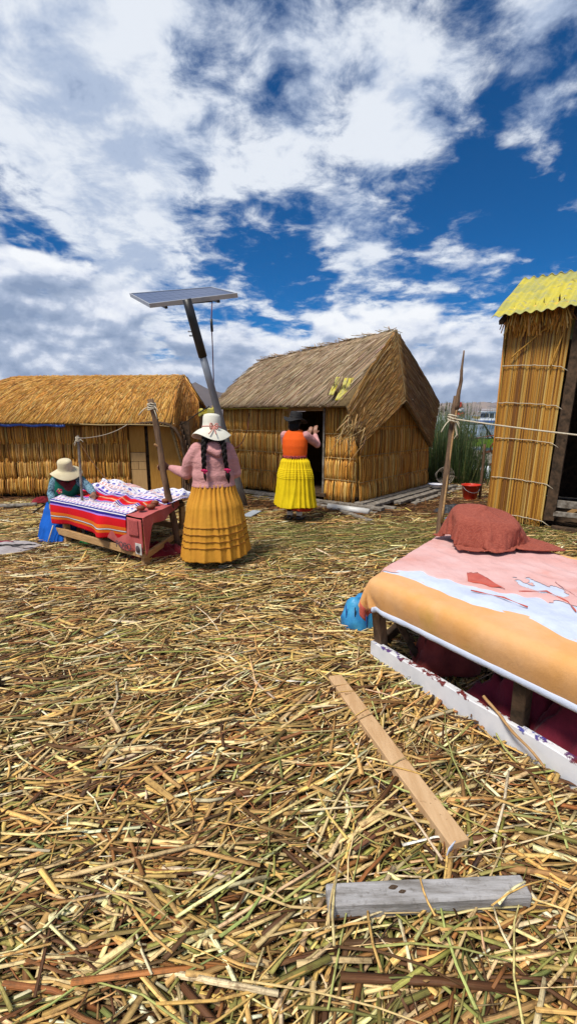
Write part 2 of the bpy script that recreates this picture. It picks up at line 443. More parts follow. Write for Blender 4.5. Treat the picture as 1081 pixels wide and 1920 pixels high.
# loose straw: cut reeds strewn over the whole island
PALE, GOLD, TAN, GREEN, BROWN, WHITE, RUST = (.68, .51, .25), (.60, .385, .125), (.45, .275, .10), (.27, .26, .07), (.10, .045, .018), (.78, .66, .42), (.26, .11, .035)
def field(n, x0, x1, y0, y1, wide):
    x = rng.uniform(x0, x1, n * 3); y = rng.uniform(y0, y1, n * 3)
    keep = np.abs(x) < 0.70 * y + wide
    x, y = x[keep][:n], y[keep][:n]
    ok = np.array([inside(a_, b_) for a_, b_ in zip(x, y)])
    return x[ok], y[ok]
def low_noise(x, y, s, seed):
    return np.array([mn.noise(Vector((a_ * s, b_ * s, seed))) for a_, b_ in zip(x, y)])
def straw(name, n, x0, x1, y0, y1, wide, wr, lr, sides, segs, caps, zmax, label):
    x, y = field(n, x0, x1, y0, y1, wide); n = len(x)
    g = low_noise(x, y, 1.1, 3.0); g2 = low_noise(x, y, 0.55, 11.0)
    # main lie of the reeds drifts from place to place
    th = R(24) + 0.95 * g + rng.normal(0, 0.42, n)
    cross = rng.random(n) < 0.34
    th = np.where(cross, rng.uniform(-math.pi, math.pi, n), th)
    band = np.exp(-((y - 5.9 - 0.10 * x) / 0.85) ** 2) * ((x > -0.6) & (x < 6))          # a swathe of fresher, longer green reeds
    isb = rng.random(n) < band * 0.9
    th = np.where(isb, R(14) + rng.normal(0, 0.28, n), th)
    pile = np.exp(-(((x - 3.0 - 0.35 * (y - 8)) / 1.7) ** 2 + ((y - 7.9) / 1.1) ** 2))             # rotted brown heap by the middle hut
    pile = np.maximum(pile, np.exp(-(((x - 0.2) / 2.6) ** 2 + ((y - 7.9 + 0.35 * x) / 0.5) ** 2)))
    pile = np.maximum(pile, (np.exp(-((y - 8.75 + 0.06 * (x + 5)) / 0.33) ** 2)) * (x < -1.2))
    isp = rng.random(n) < pile * 1.15
    L = rng.gamma(3.0, lr / 3.0, n); L = np.clip(L, 0.05, 0.62)
    L = np.where(isb, L * 1.9, L); L = np.where(cross & ~isb, L * 0.8, L)
    W = np.clip(rng.gamma(3.2, wr / 3.2, n), 0.003, 0.034); W = np.where(isb, W * 0.62, W); W = np.where(isp, W * 0.8, W)
    W = np.clip(np.minimum(W, 0.007 + L * 0.075), 0.003, 0.026)
    layer = rng.random(n) ** 1.2
    gzv = np.array([gz(a_, b_) for a_, b_ in zip(x, y)])
    zc = gzv + layer * zmax
    tilt = rng.normal(0, 0.055, n) + np.where(rng.random(n) < 0.03, rng.normal(0, 0.22, n), 0)
    d = np.stack([np.cos(th) * np.cos(tilt), np.sin(th) * np.cos(tilt), np.sin(tilt)], 1)
    c = np.stack([x, y, zc], 1)
    P0, P1 = c - d * L[:, None] / 2, c + d * L[:, None] / 2
    P0[:, 2] = np.maximum(P0[:, 2], -0.03); P1[:, 2] = np.maximum(P1[:, 2], -0.03)
    bend = np.stack([-np.sin(th), np.cos(th), np.zeros(n)], 1) * (rng.normal(0, 0.035, n) * L)[:, None]
    cd = palette(n, [PALE, GOLD, TAN, GREEN, BROWN, WHITE, RUST], [27, 24, 16, 6, 15, 9, 10], 0.28)
    grn = palette(n, [GREEN, (.17, .19, .06), PALE, TAN, BROWN], [42, 26, 14, 12, 8], 0.28)
    brn = palette(n, [BROWN, RUST, (.08, .045, .025), TAN], [40, 30, 25, 8], 0.3)
    gp = rng.random(n) < np.clip(0.14 + g2 * 0.6 - 0.10 * np.clip(x, -1, 1), 0, 0.6)
    cd = np.where((gp & (rng.random(n) < 0.5))[:, None], grn, cd)
    cd = np.where(isb[:, None], grn, cd); cd = np.where(isp[:, None], brn, cd)
    up = np.stack([rng.normal(0, 0.35, n), rng.normal(0, 0.35, n), np.ones(n)], 1)
    o = stems(name, P0, P1, W, W * rng.uniform(0.14, 0.50, n), M['straw'], None, sides, segs, bend if segs > 1 else None, cd, up, caps, 0.85)
    return tag(o, label, 'straw', kind='stuff')
straw('loose_straw', 38000, -3.6, 3.6, 0.15, 3.2, 1.5, 0.0128, 0.195, 5, 2, True, 0.060, 'cut golden and green reeds strewn thickly over the near ground')
straw('loose_straw', 52000, -6.0, 6.0, 3.1, 6.4, 1.3, 0.0135, 0.19, 5, 1, True, 0.060, 'dry cut reeds scattered between the two covered tables')
straw('loose_straw', 36000, -8.5, 8.5, 6.3, 11.4, 1.0, 0.018, 0.24, 4, 1, False, 0.055, 'trodden reeds around the foot of the huts')
# a few longer stalks lying on top in the foreground
fx = rng.uniform(-1.6, 1.6, 260); fy = rng.uniform(0.7, 3.4, 260); n = 260
th = R(25) + rng.normal(0, 0.9, n); L = rng.uniform(0.25, 0.6, n)
d = np.stack([np.cos(th), np.sin(th), rng.normal(0, 0.03, n)], 1); c = np.stack([fx, fy, np.full(n, 0.058)], 1)
tag(stems('loose_straw', c - d * L[:, None] / 2, c + d * L[:, None] / 2, rng.uniform(.006, .014, n), rng.uniform(.005, .009, n), M['straw'], None, 6, 3,
      np.stack([-np.sin(th), np.cos(th), np.full(n, .05)], 1) * (rng.normal(0, .07, n) * L)[:, None], palette(n, [PALE, GOLD, GREEN, BROWN, WHITE, (.33, .36, .12)], [30, 20, 14, 10, 8, 20], .15), None, True, 0.6),
    'long thin reed stalks lying loose on top of the straw', 'straw', kind='stuff')
# far golden reed bed on the water
n = 9000
fx = rng.uniform(30, 130, n); fy = rng.uniform(150, 172, n); h = rng.uniform(.9, 1.9, n)
P0 = np.stack([fx, fy, np.full(n, WATER - .1)], 1); P1 = P0 + np.stack([rng.normal(0, .3, n), rng.normal(0, .3, n), h], 1)
tag(stems('reed_bed', P0, P1, .35, .35, M['reed'], None, 3, 1, None, palette(n, [(.42, .29, .10), (.35, .24, .09), (.25, .2, .07)], [4, 3, 2]), None, False, .3),
    'strip of golden reeds growing in the lake before the hills', 'reeds', kind='stuff')
# ------------------------------------------------------------------ reed huts
REEDC = [(.72, .39, .085), (.62, .30, .05), (.44, .19, .034), (.78, .54, .20), (.22, .095, .025)]
def lerp3(a_, b_, t): return Vector(a_).lerp(Vector(b_), t)
def reed_wall(parent, o, d, s0, s1, z0, topf, nrm, tiers, per_m, width, cols, wts, cordmat, lean=0.0, bulge=0.03, seed=0):
    """mats of upright reeds tied in rows; each row is one part, each cord another"""
    o, d, nrm = Vector(o), Vector(d), Vector(nrm)
    hmax = max(topf(s0 + (s1 - s0) * q / 8) for q in range(9)) - z0
    zs = [z0 + hmax * q for q in tiers]
    for i in range(len(zs) - 1):
        n = int((s1 - s0) * per_m)
        s = np.sort(rng.uniform(s0, s1, n)); tp = np.array([topf(q) for q in s])
        lo = zs[i] - (0.05 if i else 0.0) + rng.normal(0, 0.012 if i else 0.028, n)
        hi = np.minimum(zs[i + 1] + 0.015 + rng.normal(0, 0.012, n), tp)
        k = hi > lo + 0.05; s, lo, hi = s[k], lo[k], hi[k]; n = len(s)
        if n == 0: continue
        off = rng.uniform(0.0, 0.020, n) + (len(zs) - i) * 0.003
        jit = rng.normal(0, 0.012, n)
        def pt(ss, zz, extra):
            return np.array(o)[None] + np.array(d)[None] * ss[:, None] + np.array(nrm)[None] * (off + extra)[:, None] + np.stack([np.zeros(n), np.zeros(n), zz - 0], 1)
        flare = (0.035 if i == 0 else 0.012)
        P0 = pt(s, lo - o.z, np.full(n, flare)); P1 = pt(s + jit + lean * (hi - lo), hi - o.z, np.zeros(n))
        bend = np.array(nrm)[None] * (rng.normal(bulge * 0.5, 0.006, n))[:, None]
        W = np.clip(rng.normal(width, width * .25, n), width * .4, width * 1.8)
        r_ = stems('reed_mat', P0, P1, W, W * .8, M['reed'], parent, 5, 3, bend, palette(n, cols, wts, .17), np.array(nrm), True, .85, True)
        r_['kind'] = 'stuff'
        if i and cordmat is not None:
            e0, e1 = max(s0, float(s[0])), min(s1, float(s[-1])); m_ = max(6, int((e1 - e0) * 12))
            cp = [o + d * (e0 + (e1 - e0) * q / m_) + nrm * 0.052 + Vector((0, 0, zs[i] - o.z + 0.012 * mn.noise(Vector((q * .6, i + seed, 2))))) for q in range(m_ + 1)]
            tube('binding_cord', cp, 0.0055, cordmat, parent, 5)
def wall_board(name, parent, o, d, s0, s1, z0, z1, nrm, mat, thick=0.03, back=0.03, z1b=None):
    o, d, nrm = Vector(o), Vector(d), Vector(nrm); q = local(parent)
    z1b = z1 if z1b is None else z1b
    V = []
    for k in (0, 1):
        off = nrm * -(back + k * thick)
        for s_, z_ in ((s0, z0), (s1, z0), (s1, z1b), (s0, z1)):
            p = o + d * s_ + off; V.append(Vector((p.x, p.y, z_)) - q)
    return mesh(name, V, [(0, 1, 2, 3), (7, 6, 5, 4), (0, 4, 5, 1), (1, 5, 6, 2), (2, 6, 7, 3), (3, 7, 4, 0)], mat, parent)
def thatch(parent, tl, tr, bl, br, n, cols, wts, width, length, skew=0.0, bulge=0.0, base=True, fringe=0.06, layers=0.045, name='thatch', b0v=None, b1v=None):
    """roof slope between a ridge line tl-tr and an eave bl-br; stalks run down the slope"""
    tl, tr, bl, br = map(Vector, (tl, tr, bl, br))
    nr = ((tr - tl) + (br - bl)).cross((bl - tl) + (br - tr)).normalized()
    if nr.z < 0 and abs(nr.z) > .15: nr = -nr
    elif abs(nr.z) <= .15 and nr.y > 0: nr = -nr
    A4 = [np.array(q) for q in (tl, tr, bl, br)]; nn = np.array(nr)
    BV0 = nn * bulge if b0v is None else np.array(b0v); BV1 = nn * bulge if b1v is None else np.array(b1v)
    def S_(u, v):
        u, v = np.asarray(u)[..., None], np.asarray(v)[..., None]
        return A4[0] * (1 - u) * (1 - v) + A4[1] * u * (1 - v) + A4[2] * (1 - u) * v + A4[3] * u * v + (BV0 * (1 - u) + BV1 * u) * (4 * np.clip(v, 0, 1) * (1 - np.clip(v, 0, 1)))
    if base:
        lo = local(parent)
        def fn(u, v): return Vector(S_(u, v))
        sheet('thatch_underlay', fn, 8, 8, M['thatch_base'], parent, 0.05, off=-1 if ((tr - tl).cross(bl - tl)).dot(nr) > 0 else 1)
    H = ((bl - tl).length + (br - tr).length) / 2
    l = np.clip(rng.normal(length, length * .2, n), length * .4, length * 1.6) / H
    v1 = rng.uniform(0.02, 1.0, n) ** .9; edge = rng.random(n) < 0.16
    v1 = np.where(edge, 1.0, v1) + rng.normal(0, fringe / H * .5, n); v1 = np.clip(v1, 0.12, 1 + fringe / H)
    v0 = np.maximum(v1 - l, 0.0); u1 = rng.uniform(0, 1, n)
    u0 = u1 + (v1 - v0) * skew + rng.normal(0, .012, n)
    if skew:
        u1 = rng.uniform(-abs(skew), 1 + abs(skew), n); u0 = u1 + (v1 - v0) * skew + rng.normal(0, .012, n)
        k = (u0 > -0.005) & (u0 < 1.01) & (u1 > -.01) & (u1 < 1.005)
        u0, u1, v0, v1 = u0[k], u1[k], v0[k], v1[k]; n = len(u0)
    o0 = rng.uniform(.004, layers * .5, n); o1 = o0 + rng.uniform(.006, layers, n)
    P0 = S_(u0, v0) + nn * o0[:, None]; P1 = S_(u1, v1) + nn * o1[:, None]
    mid = S_((u0 + u1) / 2, (v0 + v1) / 2) + nn * ((o0 + o1) / 2)[:, None] - (P0 + P1) / 2
    W = np.clip(rng.normal(width, width * .3, n), width * .4, width * 2)
    r_ = stems(name, P0, P1, W, W * .7, M['thatch'], parent, 4, 2, mid, palette(n, cols, wts, .2), nn, True, .8)
    r_['kind'] = 'stuff'
    return nr * bulge
# ---- middle hut
C = at(668, 934, z=0.2); C.z = 0.2
e1 = Vector((-0.80, 0.60, 0)).normalized(); e2 = Vector((0.655, 0.756, 0)).normalized()
n1 = Vector((-0.60, -0.80, 0)).normalized(); n2 = Vector((0.756, -0.655, 0)).normalized()
hutB = empty('reed_hut', (C.x, C.y, 0.0), 0, 'gable reed hut with grey thatched roof and dark open doorway in the middle', 'hut', 'reed huts of the island')
B0 = Vector((C.x, C.y, 0.2))
sd_r, _ = on_wall(611, 850, B0, e1); sd_l, _ = on_wall(541, 850, B0, e1)
FL = 3.15; SLn = 2.75
ct = [.0, .22, .45, .70, 1.0]
wt5 = [30, 28, 16, 18, 8]
top1 = lambda s: 1.80
reed_wall(hutB, B0, e1, 0.0, sd_r, 0.13, top1, n1, ct, 200, .0115, REEDC, wt5, M['cord'], seed=1)
reed_wall(hutB, B0, e1, sd_l, FL, 0.19, top1, n1, ct, 200, .0115, REEDC, wt5, M['cord'], seed=2)
top2 = lambda s: 1.72 + 0.62 * max(0.0, 1 - abs(s - SLn / 2) / (SLn / 2))
reed_wall(hutB, B0, e2, 0.0, SLn, 0.13, top2, n2, [0, .155, .36, .58, .79, 1.0], 200, .0115, [(c_[0] * .92, c_[1] * .88, c_[2] * .85) for c_ in REEDC], wt5, M['cord'], seed=3)
for (s0, s1) in ((0.0, sd_r), (sd_l, FL)): wall_board('wall_backing', hutB, B0, e1, s0, s1, 0.2, 1.78, n1, M['backing'])
wall_board('wall_backing', hutB, B0, e2, 0.03, SLn, 0.2, 1.72, n2, M['backing'])
gm = B0 + e2 * SLn / 2 - n2 * 0.05; q = local(hutB)
mesh('gable_backing', [B0 + e2 * .03 - n2 * .03 + Vector((0, 0, 1.5)) - q, B0 + e2 * SLn - n2 * .03 + Vector((0, 0, 1.5)) - q, gm + Vector((0, 0, 2.9)) - q], [(0, 1, 2)], M['backing'], hutB)
back_o = B0 + e2 * SLn
wall_board('back_wall', hutB, back_o, e1, 0, FL, 0.2, 1.78, -n1, M['backing'])
wall_board('end_wall', hutB, B0 + e1 * FL, e2, 0, SLn, 0.2, 1.7, -n2, M['backing'])
q = local(hutB)
fl = [B0 + n1 * .0 , B0 + e1 * FL, B0 + e1 * FL + e2 * SLn, B0 + e2 * SLn]
mesh('floor', [Vector((p.x, p.y, z_)) - q for z_ in (.17, .21) for p in fl], [(0, 1, 2, 3), (7, 6, 5, 4), (0, 4, 5, 1), (1, 5, 6, 2), (2, 6, 7, 3), (3, 7, 4, 0)], M['dark_wood'], hutB)
# door posts, lintel
bar('door_post', B0 + e1 * (sd_r + .02) + n1 * .045 + Vector((0, 0, .0)), B0 + e1 * (sd_r + .02) + n1 * .045 + Vector((0, 0, 1.6)), .035, .05, M['old_wood'], hutB, n1)
bar('door_post', B0 + e1 * (sd_l - .03) - n1 * .0, B0 + e1 * (sd_l - .03) + Vector((0, 0, 1.6)), .06, .05, M['wood'], hutB, n1)
bar('lintel', B0 + e1 * (sd_r - .1) + Vector((0, 0, 1.53)) + n1 * .0, B0 + e1 * (sd_l + .1) + Vector((0, 0, 1.53)), .06, .08, M['wood'], hutB)
bar('threshold', B0 + e1 * (sd_r - .05) + n1 * .05 + Vector((0, 0, .0)), B0 + e1 * (sd_l + .05) + n1 * .05, .10, .07, M['dark_wood'], hutB)
# roof
apex_xy = B0 + e2 * SLn / 2 + n2 * 0.12
Aq = at(740, 620, Y=apex_xy.y); Aq.x = Aq.x
tip_xy = B0 + e2 * SLn / 2 + n2 * 0.50
Tq = at(758, 752, Y=tip_xy.y)
Rq = at(486, 678, Y=Aq.y + 3.75 * e1.y * .98)
el = at(400, 764, Y=(B0 + e1 * (FL + .25) + n1 * .28).y); er = at(652, 760, Y=(B0 + n1 * .28 + n2 * .05).y)
GREY = [(.33, .24, .155), (.41, .31, .205), (.20, .135, .08), (.52, .42, .30), (.26, .165, .08)]
GOLDR = [(.37, .20, .055), (.29, .145, .035), (.44, .27, .10), (.19, .09, .025), (.46, .33, .17)]
bvB = thatch(hutB, Rq, Aq, el, er, 9500, GREY, [30, 26, 16, 16, 12], .0125, .95, skew=.22, bulge=.05, layers=.030)
bl_ = at(672, 836, Y=(B0 + n2 * .35 + e2 * .05).y)
thatch(hutB, Aq, Tq, er + Vector((.0, 0, .0)), bl_, 4000, GOLDR, [30, 26, 18, 14, 12], .011, .95, bulge=.03, layers=.028, b0v=bvB)
f1_, f2_ = at(820, 752, Y=(B0 + e2 * (SLn + .35) + n2 * .05).y), at(806, 838, Y=(B0 + e2 * (SLn + .15) + n2 * .3).y)
thatch(hutB, Tq, Aq, f2_, f1_, 3600, GOLDR, [30, 28, 14, 20, 8], .011, .95, bulge=.02, layers=.028)
bk_l = B0 + e1 * (FL + .25) + e2 * (SLn + .3) + Vector((0, 0, 1.55)); bk_r = Vector((f1_.x, f1_.y, f1_.z))
thatch(hutB, Aq, Rq, bk_r, bk_l, 700, GREY, [30, 26, 16, 14, 14], .03, .9)
# left end gable closed with thatch
thatch(hutB, Rq + Vector((0, 0, -.02)), Rq + Vector((.02, .02, 0)), el, bk_l, 500, GREY, [30, 26, 16, 14, 14], .03, .9)
n = 130
tt = rng.random(n); ridge = np.array(Rq)[None] * (1 - tt[:, None]) + np.array(Aq)[None] * tt[:, None]
dv = np.stack([rng.normal(0, .08, n) - .1, rng.normal(0, .08, n) + .05, rng.normal(0, .025, n)], 1)
rr = stems('ridge_reeds', ridge - dv + [0, 0, .02], ridge + dv + [0, 0, .03], .016, .012, M['thatch'], hutB, 4, 1, None, palette(n, GREY, [1, 1, 1, 1, 1]), None); rr['kind'] = 'stuff'
# cord sewn along the descending ridge and the open gable edges
for (a_, b_, r_) in ((Aq, Tq, .012), (Tq, bl_, .014), (Tq, f2_, .014)):
    nn_ = 10
    tube('edge_roll', [Vector(a_).lerp(b_, k / nn_) + n2 * .03 + Vector((0, 0, .015 + .012 * mn.noise(Vector((k * .8, r_ * 90, 1))))) for k in range(nn_ + 1)], r_, M['thatch_base'], hutB, 6, .3)
# loose broken stalks hanging at the near roof corner
n = 46
cb = np.array(er.lerp(bl_, .55)); P0 = cb + np.stack([rng.normal(0, .10, n), rng.normal(-.06, .03, n), rng.normal(.05, .16, n)], 1)
P1 = P0 + np.stack([rng.normal(-.10, .10, n), rng.normal(-.03, .04, n), rng.normal(-.22, .09, n)], 1)
stems('broken_stalks', P0, P1, .012, .010, M['thatch'], hutB, 5, 1, None, palette(n, [(.5, .36, .17), (.32, .2, .08), (.15, .09, .05)], [3, 3, 2]), None)['kind'] = 'stuff'
# yellow plastic sheet showing through the thatch and below the eave
M['yellow_sheet'] = two('yellow_plastic', (.62, .50, .03), (.44, .42, .12), 9, .45, bumps=.2, spec=.4)
rn = ((Aq - Rq).cross(el - Rq)).normalized(); rn = rn if rn.z > 0 else -rn
for (cpx, wpx, hpx) in (((647, 734), 17, 42), ((629, 728), 9, 34)):
    Y0 = er.y + 0.32
    a_ = [at(cpx[0] + sx * wpx / 2 - sy * hpx * .22, cpx[1] + sy * hpx / 2, Y=Y0 - sy * .12) for sx, sy in ((-1, -1), (1, -1), (1, 1), (-1, 1))]
    def fn(u, v, a_=a_): 
        p = a_[0].lerp(a_[1], u).lerp(a_[3].lerp(a_[2], u), v)
        return p + rn * (.042 + .014 * mn.noise(Vector((u * 3, v * 4, cpx[0]))))
    sheet('plastic_patch', fn, 8, 10, M['yellow_sheet'], hutB, .003)
pq = [at(u_, v_, Y=er.y + .30) for u_, v_ in ((655, 712), (640, 756), (633, 712), (618, 752))]
n = 26; tt = rng.uniform(-.35, 1.25, n); P0 = np.array([pq[0].lerp(pq[2], q_) for q_ in tt]) + np.array(rn) * .055 + rng.normal(0, .02, (n, 3)); P1 = np.array([pq[1].lerp(pq[3], q_) for q_ in tt]) + np.array(rn) * rng.uniform(.05, .09, (n, 1)) + rng.normal(0, .05, (n, 3))
cut = rng.uniform(.2, .8, n)[:, None]; P1 = np.where(rng.random((n, 1)) < .55, P0 + (P1 - P0) * cut, P1)
stems('torn_thatch', P0, P1, rng.uniform(.008, .016, n), .008, M['thatch'], hutB, 4, 1, None, palette(n, GREY, [3, 3, 3, 2, 3]), np.array(rn))['kind'] = 'stuff'
def fn(u, v):
    p = el.lerp(er, u * .62); return p + Vector((0, .03, .012 - .045 * v - .03 * abs(mn.noise(Vector((u * 17, 0, 3)))) * v))
sheet('plastic_edge', fn, 60, 2, M['yellow_sheet'], hutB, .003)
# platform planks under the middle hut
for k, (o_, s_a, s_b, w_, z_) in enumerate(((.10, -.10, 3.05, .17, .12), (.30, -.02, 2.95, .16, .112), (.49, .55, 3.2, .13, .10), (.62, .95, 3.25, .12, .04))):
    p0, p1 = B0 + e2 * s_a + n2 * o_, B0 + e2 * s_b + n2 * o_; p0.z = p1.z = z_
    pl = bar('platform_plank', p0, p1, w_, .05, M['old_wood'], hutB, rough=.008, seed=k)
for k, (o_, s_a, s_b, w_, z_) in enumerate(((.10, -.55, 3.3, .15, .09), (.22, -.50, 2.2, .09, .03))):
    p0, p1 = B0 + e1 * s_a + n1 * o_, B0 + e1 * s_b + n1 * o_; p0.z = p1.z = z_
    bar('platform_plank', p0, p1, w_, .05, M['old_wood'], hutB, rough=.008, seed=k + 7)
for k, s_ in enumerate((.25, 1.2, 2.2, 2.9)):
    p0, p1 = B0 + e2 * s_ - n2 * .1, B0 + e2 * s_ + n2 * .62; p0.z = p1.z = .045
    bar('platform_joist', p0, p1, .08, .08, M['old_wood'], hutB, rough=.005, seed=k + 20)

# ---- left hut, broad side to the camera
YL = 8.75
hutA = empty('reed_hut', (-4.3, YL, 0.0), 0, 'long golden reed hut with rounded thatched roof and plywood door at the left', 'hut', 'reed huts of the island')
A0 = Vector((0, YL, 0.1)); X1 = Vector((1, 0, 0)); nA = Vector((0, -1, 0))
sx0, _ = on_wall(-70, 850, A0, X1); sdl, _ = on_wall(243, 850, A0, X1); sdm, _ = on_wall(277, 850, A0, X1); sdr, _ = on_wall(337, 850, A0, X1); sxr, _ = on_wall(356, 850, A0, X1)
AC = [(.62, .33, .07), (.52, .25, .045), (.34, .145, .028), (.70, .46, .16), (.19, .085, .025)]
reed_wall(hutA, A0, X1, sx0, sdl, 0.13, lambda s: 1.52, nA, [0, .22, .47, .72, 1.0], 185, .0125, AC, wt5, None, seed=5)
wall_board('wall_backing', hutA, A0, X1, sx0, sdl, 0.12, 1.5, nA, M['backing'])
M['ply'] = two('plywood', (.46, .235, .045), (.38, .18, .03), 5, .6, (6, 1, 1), bumps=.1)
M['ply_pale'] = two('pale_board', (.50, .31, .13), (.42, .25, .10), 5, .7, (6, 1, 1), bumps=.1)
def panel(name, s0, s1, z0, z1, y, mat): return box(name, ((s0 + s1) / 2, y, (z0 + z1) / 2), (s1 - s0, .02, z1 - z0), mat, hutA, bev=.003)
zc_ = [at(260, v, Y=YL).z for v in (848, 865, 880, 900)]
panel('door_panel', sdl + .02, sdm - .035, zc_[0] + .006, 1.50, YL, M['ply'])
panel('door_board', sdl + .02, sdm - .035, zc_[1] + .004, zc_[0] - .004, YL - .01, M['ply_pale'])
smid = (sdl + sdm) / 2 - .01
panel('door_board', sdl + .02, smid - .004, zc_[2] + .004, zc_[1] - .004, YL - .008, M['ply_pale'])
panel('door_board', smid + .004, sdm - .035, zc_[2] + .004, zc_[1] - .004, YL - .012, M['ply_pale'])
panel('door_board', sdl + .02, sdm - .035, .12, zc_[2] - .004, YL - .01, M['ply_pale'])
panel('door_leaf', sdm + .02, sdr, .12, 1.50, YL + .03, M['ply'])
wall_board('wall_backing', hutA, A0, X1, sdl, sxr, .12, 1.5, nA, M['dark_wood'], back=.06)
for k in range(7):
    stick('post', (sdr + .03 + .028 * k, YL - .02 + .02 * (k % 2), .05), (sdr + .04 + .03 * k, YL + .0, 1.45 - .10 * k), .016, .014, M['pole_wood'], hutA, seed=k + 40)
ridL, ridR = at(38, 706, Y=YL + 1.45), at(343, 704, Y=YL + 1.45)
ridL2 = Vector((ridL.x, ridL.y, ridL.z))
evL, evR = at(-95, 793, Y=YL - .28), at(322, 796, Y=YL - .30)
TG = [(.60, .32, .065), (.52, .25, .045), (.38, .165, .03), (.66, .43, .15), (.23, .10, .025)]
bvA = thatch(hutA, ridL2, ridR, evL, evR, 12000, TG, [34, 28, 12, 20, 6], .0115, 1.05, skew=.06, bulge=.15, fringe=.03, layers=.026)
oT, oB = at(371, 752, Y=YL + 1.2), at(352, 905, Y=YL - .05)
thatch(hutA, ridR, oT, evR, oB, 3600, [(c_[0] * .9, c_[1] * .8, c_[2] * .8) for c_ in TG], [26, 28, 22, 12, 12], .012, 1.0, bulge=.10, fringe=.02, layers=.026, b0v=bvA * .97)
bkL, bkR = Vector((evL.x, YL + 3.2, 1.4)), Vector((oT.x, YL + 3.2, 1.4))
thatch(hutA, ridR, ridL2, bkR, bkL, 500, TG, [1, 1, 1, 1, 1], .04, .9)
thatch(hutA, ridL2, ridL2 + Vector((0, .03, 0)), evL, bkL, 500, TG, [1, 1, 1, 1, 1], .03, .9)
thatch(hutA, ridR, ridR + Vector((0, .03, 0)), oT, bkR, 300, TG, [1, 1, 1, 1, 1], .04, .9)
wall_board('back_wall', hutA, Vector((0, YL + 3.0, .1)), X1, sx0, sxr, .12, 1.5, -nA, M['backing'])
wall_board('end_wall', hutA, Vector((sxr, YL, .1)), Vector((0, 1, 0)), .1, 3.0, .12, 1.6, X1, M['backing'])
wall_board('end_wall', hutA, Vector((sx0, YL, .1)), Vector((0, 1, 0)), .1, 3.0, .12, 1.6, -X1, M['backing'])
# dark edge roll around the doorway hood, cord under the eave, blue sheet
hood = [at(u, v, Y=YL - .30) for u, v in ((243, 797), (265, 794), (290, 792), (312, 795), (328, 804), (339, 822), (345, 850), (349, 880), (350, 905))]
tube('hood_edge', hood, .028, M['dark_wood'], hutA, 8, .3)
tube('eave_cord', [at(u, v, Y=YL - .33) for u, v in ((150, 795), (190, 797), (243, 796), (290, 797), (318, 800))], .010, M['cord'], hutA, 6)
M['blue_sheet'] = two('blue_plastic', (.015, .05, .26), (.03, .10, .42), 7, .4, bumps=.2, spec=.5)
def fn(u, v):
    p = evL.lerp(evR, u * .52); return p + Vector((0, .01, -.01 - .045 * v - .02 * mn.noise(Vector((u * 9, 0, 6)))))
sheet('plastic_edge', fn, 50, 2, M['blue_sheet'], hutA, .003)

# ---- right hut, only its corner and doorway in view
G0 = at(916, 957, Y=6.75); G0.z = .16
w = Vector((.80, -.60, 0)).normalized(); nG = Vector((-.60, -.80, 0)).normalized()
hutC = empty('reed_hut', (G0.x, G0.y, 0.0), 0, 'tall reed hut with yellow corrugated roof at the right edge', 'hut', 'reed huts of the island')
s1_, _ = on_wall(1040, 780, G0, w)
EH = at(935, 598, Y=G0.y).z                                                  # eave height
tie_px = [(985, None)]
tiez = [on_wall(975, v, G0, w)[1] for v in (965, 897, 822, 755, 685)]
# individual stalks, sharing six meshes
def stalk_mesh(k):
    pts = [Vector((.02 * mn.noise(Vector((i * .5, k, 2))), .012 * mn.noise(Vector((i * .5, k, 7))), i / 10)) for i in range(11)]
    V, F = tube_data(pts, [.5 * (1.0 - .25 * i / 10) for i in range(11)], 6)
    V = [Vector((p.x if False else p.x, p.y, p.z)) for p in V]
    me = bpy.data.meshes.new('reed_stalk'); me.from_pydata([tuple(v) for v in V], [], F)
    me.polygons.foreach_set('use_smooth', [True] * len(me.polygons)); return me
def stalk_mats():
    out = []
    for k, c_ in enumerate([(.64, .33, .055), (.55, .26, .038), (.40, .17, .028), (.70, .46, .13), (.24, .10, .024), (.58, .37, .10), (.46, .27, .075)]):
        out.append(two('hut_reed_%d' % k, tuple(q * 1.15 for q in c_), tuple(q * .48 for q in c_), 9, .5, (14, 14, 1.2), bumps=.3, spec=.35))
    return out
SM = stalk_mats(); protos = {}
nst = 150
for k in range(nst):
    sh, mt = k % 5, random.choices(range(7), [22, 20, 15, 14, 10, 10, 9])[0]
    if (sh, mt) not in protos:
        me = stalk_mesh(sh * 1.7); me.materials.append(SM[mt]); protos[(sh, mt)] = me
    s_ = s1_ * (k + .5) / nst + random.gauss(0, .004)
    o = bpy.data.objects.new('reed_stalk', protos[(sh, mt)]); link(o, hutC)
    z0 = G0.z + random.gauss(0, .03); z1 = EH + .02 + random.gauss(-.03, .05)
    r_ = random.choice((.011, .013, .015, .017, .020, .024)) * 1.25
    p0 = G0 + w * (s_ - .02) + nG * random.uniform(0, .045); p1 = G0 + w * (s_ + .05 + random.gauss(0, .015)) + nG * random.uniform(0, .02)
    p0.z, p1.z = z0, z1; d_ = p1 - p0
    o.rotation_euler = d_.to_track_quat('Z', 'Y').to_euler(); o.scale = (r_, r_, d_.length)
    o.location = p0 - local(hutC)
wall_board('wall_backing', hutC, G0, w, .02, s1_, .12, EH, nG, M['backing'], back=.02)
for i, z_ in enumerate(tiez):
    m_ = 14
    cp = [G0 + w * (s1_ * q_ / m_) + nG * (.052 + .006 * math.sin(q_ * 2.3)) + Vector((0, 0, z_ - G0.z - .05 * (q_ / m_) ** 2 + .012 * mn.noise(Vector((q_ * .7, i, 3))))) for q_ in range(m_ + 1)]
    cp.append(cp[-1] + w * .10 + nG * -.02 + Vector((0, 0, -.07)))
    tube('binding_cord', cp, .006, M['rope'], hutC, 6)
